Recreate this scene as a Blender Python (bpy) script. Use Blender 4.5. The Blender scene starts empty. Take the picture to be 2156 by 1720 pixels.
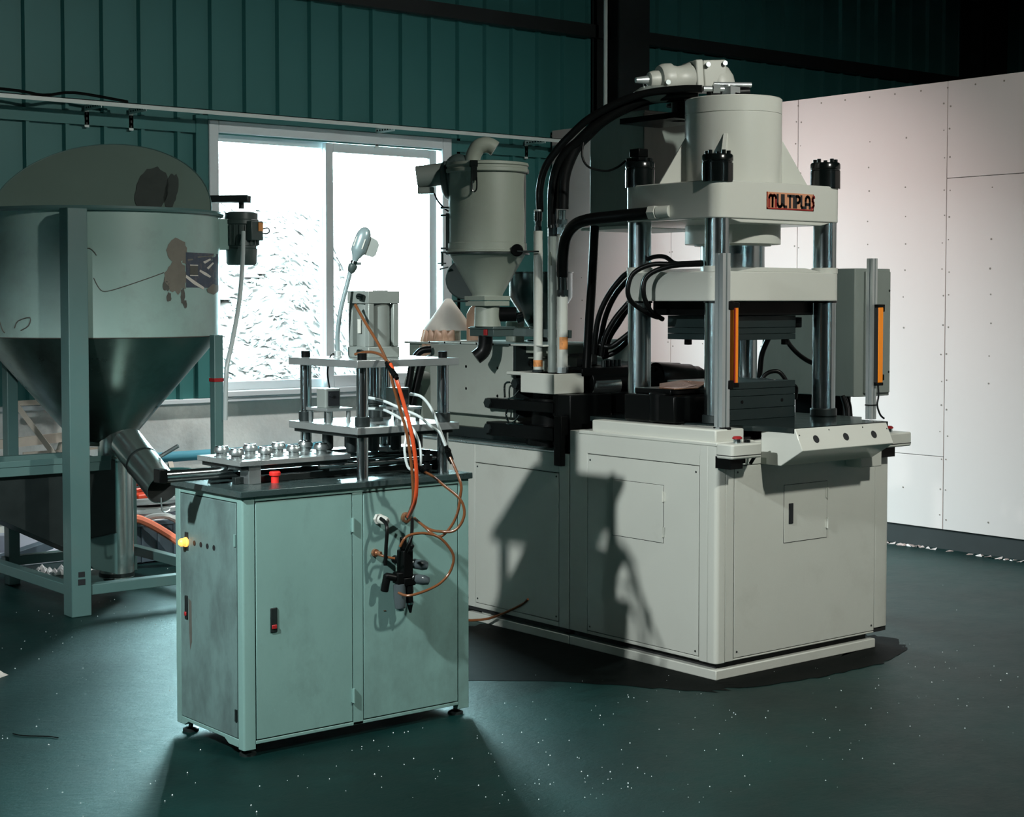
import bpy, bmesh, math, random
from mathutils import Vector, Matrix
random.seed(7)
PI = math.pi
S = bpy.context.scene
COL = S.collection

# ------------------------------------------------------------------ camera
ANG = math.radians(50.95)          # heading of the view, from +X
PITCH = math.radians(2.5)
cd = bpy.data.cameras.new('camera')
cam = bpy.data.objects.new('camera', cd)
COL.objects.link(cam)
cam.location = (0, 0, 1.5)
cam.rotation_euler = (PI/2 - PITCH, 0, ANG - PI/2)
cd.sensor_fit = 'HORIZONTAL'
cd.sensor_width = 36.0
cd.lens = 3425.0 / 2156.0 * 36.0
cd.shift_y = -(860 - (634 + 3425*math.tan(PITCH))) / 2156.0
cd.clip_end = 200
S.camera = cam

# ------------------------------------------------------------------ world, lamps, exposure
w = bpy.data.worlds.new('overcast')
S.world = w
w.use_nodes = True
bg = w.node_tree.nodes['Background']
bg.inputs[0].default_value = (0.62, 0.95, 1.0, 1)
bg.inputs[1].default_value = 80.0
S.view_settings.view_transform = 'Standard'
S.view_settings.look = 'None'
S.view_settings.exposure = 0.0
S.view_settings.gamma = 1.0
S.view_settings.use_curve_mapping = False

def lamp(name, loc, energy, color, angle=140, blend=0.6, radius=0.12, aim=(0, 0, -1)):
    l = bpy.data.lights.new(name, 'SPOT')
    l.energy = energy; l.color = color
    l.spot_size = math.radians(angle); l.spot_blend = blend
    l.shadow_soft_size = radius
    o = bpy.data.objects.new(name, l); COL.objects.link(o)
    o.location = loc
    o.rotation_euler = Vector(aim).to_track_quat('-Z', 'Y').to_euler()
    return o
lamp('stand_lamp_left', (0.4, 3.75, 2.80), 860, (0.95, 1.0, 0.99), 148, 0.25, 0.06, (0.10, 0.02, -1))
lamp('hall_lamp_front', (4.5, 0.7, 4.1), 720, (1.0, 1.0, 0.92), 166, 0.35, 0.10, (0.0, 0.25, -0.96))
lamp('hall_lamp_window', (5.5, 8.05, 4.1), 560, (1.0, 0.99, 0.97), 68, 0.5, 0.10)  # unseen lamp, added to brighten the concrete and clutter below the window
lamp('hall_lamp_rear', (4.2, 7.2, 4.7), 1250, (1.0, 0.91, 0.89), 56, 1.0, 0.10, (3.99, 0.0, -4.05))  # unseen spot, added and aimed to give the partition a bright centre
# sky portal in the window opening (it only guides the sampling of the sky)
pl = bpy.data.lights.new('window_portal', 'AREA')
pl.shape = 'RECTANGLE'; pl.size = 1.95; pl.size_y = 1.8
pl.cycles.is_portal = True
po = bpy.data.objects.new('window_portal', pl); COL.objects.link(po)
po.location = (6.2, 9.80, 1.77)
po.rotation_euler = Vector((0, -1, 0)).to_track_quat('-Z', 'Y').to_euler()

# ------------------------------------------------------------------ materials
def M(name, col, rough=0.5, metal=0.0, var=0.12, scale=5.0, bump=0.0, bscale=60.0, dirt=0.0, dcol=(0.03, 0.035, 0.03),
      dscale=3.0, stretch=(1, 1, 1), spec=0.5, rvar=0.1, dlo=0.52, dhi=0.72):
    m = bpy.data.materials.new(name); m.use_nodes = True
    nt = m.node_tree; N = nt.nodes; L = nt.links
    b = N['Principled BSDF']
    b.inputs['Metallic'].default_value = metal
    b.inputs['Specular IOR Level'].default_value = spec
    tc = N.new('ShaderNodeTexCoord')
    mp = N.new('ShaderNodeMapping'); mp.inputs['Scale'].default_value = stretch
    L.new(tc.outputs['Object'], mp.inputs['Vector'])
    n1 = N.new('ShaderNodeTexNoise'); n1.inputs['Scale'].default_value = scale; n1.inputs['Detail'].default_value = 6
    n1.inputs['Roughness'].default_value = 0.65
    L.new(mp.outputs[0], n1.inputs['Vector'])
    mx = N.new('ShaderNodeMix'); mx.data_type = 'RGBA'
    mx.inputs[6].default_value = (*[max(0, c*(1-var)) for c in col], 1)
    mx.inputs[7].default_value = (*[min(1, c*(1+var)) for c in col], 1)
    L.new(n1.outputs['Fac'], mx.inputs[0])
    out = mx.outputs[2]
    if dirt > 0:
        n2 = N.new('ShaderNodeTexNoise'); n2.inputs['Scale'].default_value = dscale; n2.inputs['Detail'].default_value = 8
        n2.inputs['Roughness'].default_value = 0.7
        L.new(mp.outputs[0], n2.inputs['Vector'])
        rp = N.new('ShaderNodeMapRange'); rp.inputs[1].default_value = dlo; rp.inputs[2].default_value = dhi
        rp.inputs[4].default_value = dirt
        L.new(n2.outputs['Fac'], rp.inputs[0])
        m2 = N.new('ShaderNodeMix'); m2.data_type = 'RGBA'
        L.new(rp.outputs[0], m2.inputs[0]); L.new(out, m2.inputs[6]); m2.inputs[7].default_value = (*dcol, 1)
        out = m2.outputs[2]
    L.new(out, b.inputs['Base Color'])
    rr = N.new('ShaderNodeMapRange'); rr.inputs[3].default_value = max(0.02, rough-rvar); rr.inputs[4].default_value = min(1, rough+rvar)
    L.new(n1.outputs['Fac'], rr.inputs[0]); L.new(rr.outputs[0], b.inputs['Roughness'])
    if bump > 0:
        n3 = N.new('ShaderNodeTexNoise'); n3.inputs['Scale'].default_value = bscale; n3.inputs['Detail'].default_value = 4
        L.new(mp.outputs[0], n3.inputs['Vector'])
        bp = N.new('ShaderNodeBump'); bp.inputs['Strength'].default_value = bump; bp.inputs['Distance'].default_value = 0.01
        L.new(n3.outputs['Fac'], bp.inputs['Height']); L.new(bp.outputs[0], b.inputs['Normal'])
    return m

MT = {}
MT['press'] = M('press_paint', (0.46, 0.475, 0.43), 0.42, var=0.06, scale=3, dirt=0.35, dcol=(0.20, 0.18, 0.14), dscale=2.2, bump=0.03, bscale=150, dlo=0.55, dhi=0.85)
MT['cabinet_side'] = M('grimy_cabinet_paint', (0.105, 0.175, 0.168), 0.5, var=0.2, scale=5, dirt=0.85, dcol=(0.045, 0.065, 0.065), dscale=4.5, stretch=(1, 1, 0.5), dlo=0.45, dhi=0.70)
MT['housing'] = M('housing_paint', (0.29, 0.315, 0.28), 0.5, var=0.06, bump=0.02, bscale=150, dirt=0.25, dcol=(0.15, 0.15, 0.12))
MT['press_gloss'] = M('press_gloss_paint', (0.50, 0.515, 0.47), 0.22, var=0.04, scale=3, bump=0.012, bscale=12)
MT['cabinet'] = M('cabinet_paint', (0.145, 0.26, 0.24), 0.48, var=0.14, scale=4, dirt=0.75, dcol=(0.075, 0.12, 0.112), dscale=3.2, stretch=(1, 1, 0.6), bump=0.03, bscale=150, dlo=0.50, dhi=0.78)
MT['graybox'] = M('grey_box_paint', (0.22, 0.25, 0.21), 0.5, var=0.06, bump=0.02, bscale=150, dirt=0.2, dcol=(0.15, 0.15, 0.12))
MT['oiltank'] = M('tank_paint', (0.20, 0.235, 0.215), 0.35, var=0.1, scale=4, dirt=0.35, dcol=(0.12, 0.15, 0.14), stretch=(3, 3, 0.7))
MT['black'] = M('black_steel', (0.0025, 0.003, 0.003), 0.32, metal=0.0, var=0.3, scale=20, spec=0.10)
MT['blacknut'] = M('black_oxide_steel', (0.003, 0.005, 0.005), 0.18, metal=0.0, var=0.2, spec=0.5)
MT['rubber'] = M('black_rubber', (0.003, 0.0035, 0.0035), 0.38, var=0.2, scale=20, spec=0.16)
MT['chrome'] = M('chromed_steel', (0.46, 0.53, 0.54), 0.20, metal=1.0, var=0.05, rvar=0.04)
MT['chrome_dark'] = M('oiled_chrome', (0.40, 0.47, 0.48), 0.22, metal=1.0, var=0.08, rvar=0.05)
MT['steel'] = M('machined_steel', (0.30, 0.34, 0.34), 0.34, metal=0.85, var=0.15, scale=12, dirt=0.4, dcol=(0.08, 0.09, 0.09), dscale=5)
MT['dark_steel'] = M('dark_tool_steel', (0.018, 0.026, 0.026), 0.4, metal=0.5, var=0.25, scale=14, bump=0.03)
MT['mould'] = M('mould_steel', (0.016, 0.030, 0.030), 0.42, metal=0.4, var=0.25, scale=9, dirt=0.5, dcol=(0.02, 0.03, 0.03), dscale=7)
MT['alu'] = M('aluminium', (0.52, 0.57, 0.57), 0.35, metal=0.7, var=0.06)
MT['plate_top'] = M('ground_plate', (0.45, 0.50, 0.50), 0.30, metal=0.8, var=0.12, scale=10)
MT['tabletop'] = M('oily_bench_plate', (0.035, 0.060, 0.060), 0.28, metal=0.3, var=0.3, scale=8, dirt=0.4, dcol=(0.12, 0.14, 0.13), dscale=6)
MT['bed'] = M('oily_bed_plate', (0.010, 0.017, 0.017), 0.14, metal=0.2, var=0.3, scale=9)
MT['pneu'] = M('cylinder_aluminium', (0.19, 0.22, 0.205), 0.42, metal=0.25, var=0.05)
MT['orange'] = M('orange_plastic', (0.85, 0.24, 0.008), 0.4, var=0.08, scale=8)
MT['red'] = M('red_plastic', (0.62, 0.025, 0.02), 0.35, var=0.1)
MT['darkred'] = M('dark_red_plastic', (0.25, 0.01, 0.012), 0.4, var=0.1)
MT['hose_orange'] = M('orange_hose', (0.42, 0.055, 0.015), 0.25, var=0.12)
MT['hose_amber'] = M('amber_hose', (0.12, 0.046, 0.018), 0.18, var=0.2, scale=10)
MT['tube_white'] = M('milky_tube', (0.42, 0.48, 0.48), 0.25, var=0.08)
MT['white_metal'] = M('white_enamel', (0.43, 0.45, 0.41), 0.4, var=0.08, dirt=0.3, dcol=(0.25, 0.22, 0.17), dscale=8)
MT['white_pvc'] = M('white_window_frame', (0.62, 0.68, 0.70), 0.45, var=0.05)
MT['label_orange'] = M('orange_sticker', (0.55, 0.22, 0.06), 0.6, var=0.2, scale=40, dirt=0.8, dcol=(0.06, 0.03, 0.02), dscale=50)
MT['glassbowl'] = M('smoky_bowl', (0.05, 0.065, 0.07), 0.08, var=0.2)
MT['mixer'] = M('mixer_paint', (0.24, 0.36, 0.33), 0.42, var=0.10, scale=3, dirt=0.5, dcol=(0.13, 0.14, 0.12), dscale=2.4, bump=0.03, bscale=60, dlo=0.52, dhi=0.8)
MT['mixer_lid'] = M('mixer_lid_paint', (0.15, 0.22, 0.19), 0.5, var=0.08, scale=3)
MT['mixer_frame'] = M('mixer_frame_paint', (0.065, 0.135, 0.13), 0.45, var=0.12, scale=4, dirt=0.4, dcol=(0.08, 0.11, 0.10), dscale=4)
MT['cone_steel'] = M('worn_cone_steel', (0.15, 0.22, 0.20), 0.30, metal=0.9, var=0.35, scale=5, dirt=0.5, dcol=(0.05, 0.07, 0.06), dscale=3)
MT['hopper_steel'] = M('dark_stainless', (0.10, 0.12, 0.12), 0.2, metal=0.9, var=0.1)
MT['stainless'] = M('stainless', (0.50, 0.55, 0.53), 0.22, metal=0.95, var=0.08)
MT['motor'] = M('motor_green_grey', (0.035, 0.055, 0.052), 0.4, var=0.15)
MT['sticker'] = M('faded_blue_sticker', (0.035, 0.05, 0.075), 0.6, var=0.5, scale=30, dirt=0.5, dcol=(0.22, 0.16, 0.13), dscale=25)
MT['peel'] = M('bare_primer', (0.15, 0.14, 0.115), 0.7, var=0.25, scale=25)
MT['grime'] = M('grime', (0.07, 0.07, 0.06), 0.7, var=0.4, scale=30)
MT['paper'] = M('torn_paper', (0.55, 0.52, 0.47), 0.8, var=0.2, scale=30)
MT['wallpanel'] = M('cladding_paint', (0.030, 0.15, 0.145), 0.5, var=0.10, scale=1.2, stretch=(1, 1, 0.5))
MT['frame_dark'] = M('dark_structural_steel', (0.008, 0.012, 0.012), 0.6, var=0.2)
MT['rail'] = M('galvanised_rail', (0.60, 0.68, 0.66), 0.4, metal=0.1, var=0.15, scale=6)
MT['concrete'] = M('bare_concrete', (0.70, 0.73, 0.70), 0.85, var=0.28, scale=3.5, bump=0.25, bscale=30, dirt=0.5, dcol=(0.16, 0.18, 0.17), dscale=1.6)
MT['plaster'] = M('gypsum_board', (0.50, 0.43, 0.415), 0.75, var=0.03, scale=2, bump=0.02, bscale=120)
MT['screw'] = M('screw_head', (0.16, 0.13, 0.11), 0.6)
MT['gasket'] = M('dark_joint', (0.008, 0.009, 0.009), 0.8)
MT['bluepipe'] = M('blue_pvc_pipe', (0.10, 0.36, 0.46), 0.3, var=0.08)
MT['crate'] = M('grey_blue_crate', (0.10, 0.15, 0.19), 0.5, var=0.25, scale=12)
MT['foam'] = M('pale_foam_board', (0.55, 0.62, 0.72), 0.7, var=0.15, scale=7)
MT['wood'] = M('pale_wood', (0.55, 0.50, 0.42), 0.6, var=0.15, scale=12)
MT['peach'] = M('peach_bag', (0.50, 0.31, 0.21), 0.6, var=0.2, scale=6)
MT['cone_white'] = M('dusty_white_cover', (0.66, 0.62, 0.56), 0.7, var=0.12, scale=6)
MT['plate_tan'] = M('nameplate_tan', (0.52, 0.24, 0.13), 0.5, var=0.15, scale=30)
MT['plate_red'] = M('nameplate_red', (0.22, 0.012, 0.008), 0.5, var=0.1)
MT['plate_black'] = M('nameplate_black', (0.008, 0.010, 0.012), 0.5, var=0.1)
MT['pellet'] = M('plastic_pellet', (0.45, 0.52, 0.52), 0.4)
MT['copper'] = M('copper_foil', (0.30, 0.14, 0.075), 0.25, metal=0.7, var=0.4, scale=20)

def emit(name, col, strength):
    m = bpy.data.materials.new(name); m.use_nodes = True
    b = m.node_tree.nodes['Principled BSDF']
    b.inputs['Base Color'].default_value = (*col, 1)
    b.inputs['Emission Color'].default_value = (*col, 1)
    b.inputs['Emission Strength'].default_value = strength
    return m
MT['lamp_amber'] = emit('lit_amber_lamp', (1.0, 0.42, 0.08), 1.6)

def glass_mat():
    m = bpy.data.materials.new('window_glass'); m.use_nodes = True
    nt = m.node_tree; nt.nodes.clear()
    o = nt.nodes.new('ShaderNodeOutputMaterial')
    t = nt.nodes.new('ShaderNodeBsdfTransparent'); t.inputs[0].default_value = (0.96, 0.98, 0.98, 1)
    g = nt.nodes.new('ShaderNodeBsdfGlossy'); g.inputs['Roughness'].default_value = 0.03
    fr = nt.nodes.new('ShaderNodeFresnel'); fr.inputs[0].default_value = 1.35
    x = nt.nodes.new('ShaderNodeMixShader')
    nt.links.new(fr.outputs[0], x.inputs[0]); nt.links.new(t.outputs[0], x.inputs[1]); nt.links.new(g.outputs[0], x.inputs[2])
    nt.links.new(x.outputs[0], o.inputs[0])
    return m
MT['glass'] = glass_mat()

def floor_mat():
    m = bpy.data.materials.new('dark_teal_epoxy_floor'); m.use_nodes = True
    nt = m.node_tree; N = nt.nodes; L = nt.links; b = N['Principled BSDF']
    tc = N.new('ShaderNodeTexCoord')
    def noise(s, d, r=0.6, st=(1, 1, 1)):
        mp = N.new('ShaderNodeMapping'); mp.inputs['Scale'].default_value = st
        L.new(tc.outputs['Object'], mp.inputs['Vector'])
        n = N.new('ShaderNodeTexNoise'); n.inputs['Scale'].default_value = s; n.inputs['Detail'].default_value = d; n.inputs['Roughness'].default_value = r
        L.new(mp.outputs[0], n.inputs['Vector']); return n
    a = noise(0.9, 5); c = noise(7, 8, 0.7); e = noise(22, 8, 0.75, (1.0, 1.6, 1))
    r1 = N.new('ShaderNodeValToRGB'); L.new(a.outputs['Fac'], r1.inputs[0])
    r1.color_ramp.elements[0].position = 0.36; r1.color_ramp.elements[0].color = (0.0008, 0.0050, 0.0042, 1)
    r1.color_ramp.elements[1].position = 0.68; r1.color_ramp.elements[1].color = (0.0030, 0.021, 0.019, 1)
    mx = N.new('ShaderNodeMix'); mx.data_type = 'RGBA'; mx.blend_type = 'MULTIPLY'; mx.inputs[0].default_value = 0.7
    r2 = N.new('ShaderNodeValToRGB'); L.new(c.outputs['Fac'], r2.inputs[0])
    r2.color_ramp.elements[0].position = 0.3; r2.color_ramp.elements[0].color = (0.55, 0.55, 0.55, 1)
    r2.color_ramp.elements[1].position = 0.7; r2.color_ramp.elements[1].color = (1.2, 1.2, 1.2, 1)
    L.new(r1.outputs[0], mx.inputs[6]); L.new(r2.outputs[0], mx.inputs[7]); L.new(mx.outputs[2], b.inputs['Base Color'])
    rr = N.new('ShaderNodeMapRange'); rr.inputs[3].default_value = 0.36; rr.inputs[4].default_value = 0.54
    L.new(c.outputs['Fac'], rr.inputs[0]); L.new(rr.outputs[0], b.inputs['Roughness'])
    b.inputs['Specular IOR Level'].default_value = 0.36
    b.inputs['Specular Tint'].default_value = (0.25, 1.0, 0.95, 1)
    bp = N.new('ShaderNodeBump'); bp.inputs['Strength'].default_value = 0.30; bp.inputs['Distance'].default_value = 0.01
    L.new(e.outputs['Fac'], bp.inputs['Height']); L.new(bp.outputs[0], b.inputs['Normal'])
    return m
MT['floor'] = floor_mat()

# ------------------------------------------------------------------ helpers
def wloc(o):
    v = Vector((0, 0, 0))
    while o is not None:
        v += o.location; o = o.parent
    return v

class MB:
    """collects shapes in world coordinates and links them as ONE mesh object"""
    def __init__(s): s.v = []; s.f = []
    def add(s, vs, fs):
        o = len(s.v); s.v += [tuple(x) for x in vs]; s.f += [tuple(i+o for i in f) for f in fs]; return s
    def box(s, x0, x1, y0, y1, z0, z1):
        return s.add([(x0, y0, z0), (x1, y0, z0), (x1, y1, z0), (x0, y1, z0), (x0, y0, z1), (x1, y0, z1), (x1, y1, z1), (x0, y1, z1)],
                     [(0, 3, 2, 1), (4, 5, 6, 7), (0, 1, 5, 4), (1, 2, 6, 5), (2, 3, 7, 6), (3, 0, 4, 7)])
    def prism(s, poly, axis, a, b):
        """poly of 2D points in the plane normal to axis, swept from a to b"""
        n = len(poly)
        def P(p, t):
            return {'x': (t, p[0], p[1]), 'y': (p[0], t, p[1]), 'z': (p[0], p[1], t)}[axis]
        vs = [P(p, a) for p in poly] + [P(p, b) for p in poly]
        fs = [tuple(range(n))[::-1], tuple(range(n, 2*n))] + [(i, (i+1) % n, n+(i+1) % n, n+i) for i in range(n)]
        return s.add(vs, fs)
    def frame(s, d):
        d = Vector(d).normalized()
        u = d.orthogonal().normalized() if abs(d.z) < 0.999 else Vector((1, 0, 0))
        if abs(d.z) < 0.999:
            u = d.cross(Vector((0, 0, 1))).normalized()
        return u, d.cross(u).normalized()
    def cyl(s, p0, p1, r0, r1=None, n=24, caps=True):
        if r1 is None: r1 = r0
        p0 = Vector(p0); p1 = Vector(p1); u, v = s.frame(p1-p0)
        vs = [p0+(u*math.cos(2*PI*i/n)+v*math.sin(2*PI*i/n))*r0 for i in range(n)] + [p1+(u*math.cos(2*PI*i/n)+v*math.sin(2*PI*i/n))*r1 for i in range(n)]
        fs = [(i, (i+1) % n, n+(i+1) % n, n+i) for i in range(n)]
        if caps: fs += [tuple(range(n))[::-1], tuple(range(n, 2*n))]
        return s.add(vs, fs)
    def lathe(s, base, prof, axis=(0, 0, 1), n=32, a0=0, a1=2*PI, closed=False):
        """prof: (radius, distance along axis)"""
        base = Vector(base); d = Vector(axis).normalized(); u, v = s.frame(d)
        full = abs(a1-a0-2*PI) < 1e-6; m = n if full else n+1
        vs = []; fs = []
        for r, t in prof:
            for i in range(m):
                a = a0+(a1-a0)*i/n
                vs.append(base+d*t+(u*math.cos(a)+v*math.sin(a))*r)
        k = len(prof)
        for j in range(k if closed else k-1):
            for i in range(n):
                i2 = (i+1) % m; j2 = (j+1) % k
                fs.append((j*m+i, j*m+i2, j2*m+i2, j2*m+i))
        return s.add(vs, fs)
    def tube(s, pts, r, n=10, sub=4, caps=True):
        P = [Vector(p) for p in pts]
        if sub > 1 and len(P) > 2:
            Q = []
            for i in range(len(P)-1):
                a = P[max(i-1, 0)]; b = P[i]; c = P[i+1]; d = P[min(i+2, len(P)-1)]
                for k in range(sub):
                    t = k/sub
                    Q.append(0.5*((2*b)+(c-a)*t+(2*a-5*b+4*c-d)*t*t+(3*b-a-3*c+d)*t**3))
            Q.append(P[-1]); P = Q
        T = []
        for i in range(len(P)):
            t = (P[min(i+1, len(P)-1)]-P[max(i-1, 0)])
            T.append(t.normalized() if t.length > 1e-9 else Vector((0, 0, 1)))
        u = T[0].orthogonal().normalized(); vs = []; fs = []
        for i, p in enumerate(P):
            u = (u-T[i]*u.dot(T[i])).normalized(); v = T[i].cross(u)
            rr = r[i*(len(r)-1)//max(1, len(P)-1)] if isinstance(r, (list, tuple)) else r
            vs += [p+(u*math.cos(2*PI*k/n)+v*math.sin(2*PI*k/n))*rr for k in range(n)]
        for i in range(len(P)-1):
            fs += [(i*n+k, i*n+(k+1) % n, (i+1)*n+(k+1) % n, (i+1)*n+k) for k in range(n)]
        if caps: fs += [tuple(range(n))[::-1], tuple(range((len(P)-1)*n, len(P)*n))]
        return s.add(vs, fs)
    def bar(s, p0, p1, w, h, up=(0, 0, 1)):
        p0 = Vector(p0); p1 = Vector(p1); d = (p1-p0).normalized(); up = Vector(up)
        if abs(d.dot(up)) > 0.99: up = Vector((1, 0, 0))
        sd = d.cross(up).normalized()*w/2; u = sd.cross(d).normalized()*h/2
        vs = [p0-sd-u, p0+sd-u, p0+sd+u, p0-sd+u, p1-sd-u, p1+sd-u, p1+sd+u, p1-sd+u]
        return s.add(vs, [(0, 1, 2, 3), (7, 6, 5, 4), (0, 4, 5, 1), (1, 5, 6, 2), (2, 6, 7, 3), (3, 7, 4, 0)])
    def build(s, name, mat, parent=None, bevel=0.0, smooth=True, seg=2):
        off = wloc(parent) if parent else Vector((0, 0, 0))
        me = bpy.data.meshes.new(name)
        me.from_pydata([tuple(Vector(p)-off) for p in s.v], [], s.f)
        bm = bmesh.new(); bm.from_mesh(me)
        bmesh.ops.recalc_face_normals(bm, faces=bm.faces)
        if smooth:
            for f in bm.faces: f.smooth = True
        bm.to_mesh(me); bm.free()
        if smooth: me.set_sharp_from_angle(angle=math.radians(38))
        me.materials.append(MT[mat] if isinstance(mat, str) else mat)
        o = bpy.data.objects.new(name, me); COL.objects.link(o)
        if parent: o.parent = parent
        if bevel:
            b = o.modifiers.new('bevel', 'BEVEL'); b.width = bevel; b.segments = seg; b.limit_method = 'ANGLE'; b.angle_limit = math.radians(40)
            b.harden_normals = False
        return o

def tag(o, label, cat, group=None):
    o['label'] = label; o['category'] = cat
    if group: o['group'] = group
    return o
def thing(name, label, cat, loc=(0, 0, 0), group=None):
    o = bpy.data.objects.new(name, None); COL.objects.link(o); o.location = loc; o.empty_display_size = 0.1
    return tag(o, label, cat, group)
def struct(o):
    o['kind'] = 'structure'; return o
def stuff(o):
    o['kind'] = 'stuff'; return o
def box(x0, x1, y0, y1, z0, z1): return MB().box(x0, x1, y0, y1, z0, z1)
def cyl(p0, p1, r0, r1=None, n=24): return MB().cyl(p0, p1, r0, r1, n)
def tube(p, r, n=10, sub=4): return MB().tube(p, r, n, sub)
def rrect(x0, x1, y0, y1, r, n=5, corners=(1, 1, 1, 1)):
    out = []
    for k, (cx, cy, a) in enumerate(((x0+r, y0+r, PI), (x1-r, y0+r, 1.5*PI), (x1-r, y1-r, 0), (x0+r, y1-r, 0.5*PI))):
        if corners[k]:
            out += [(cx+r*math.cos(a+i*PI/2/n), cy+r*math.sin(a+i*PI/2/n)) for i in range(n+1)]
        else:
            out.append(((x0, x1, x1, x0)[k], (y0, y0, y1, y1)[k]))
    return out

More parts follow.
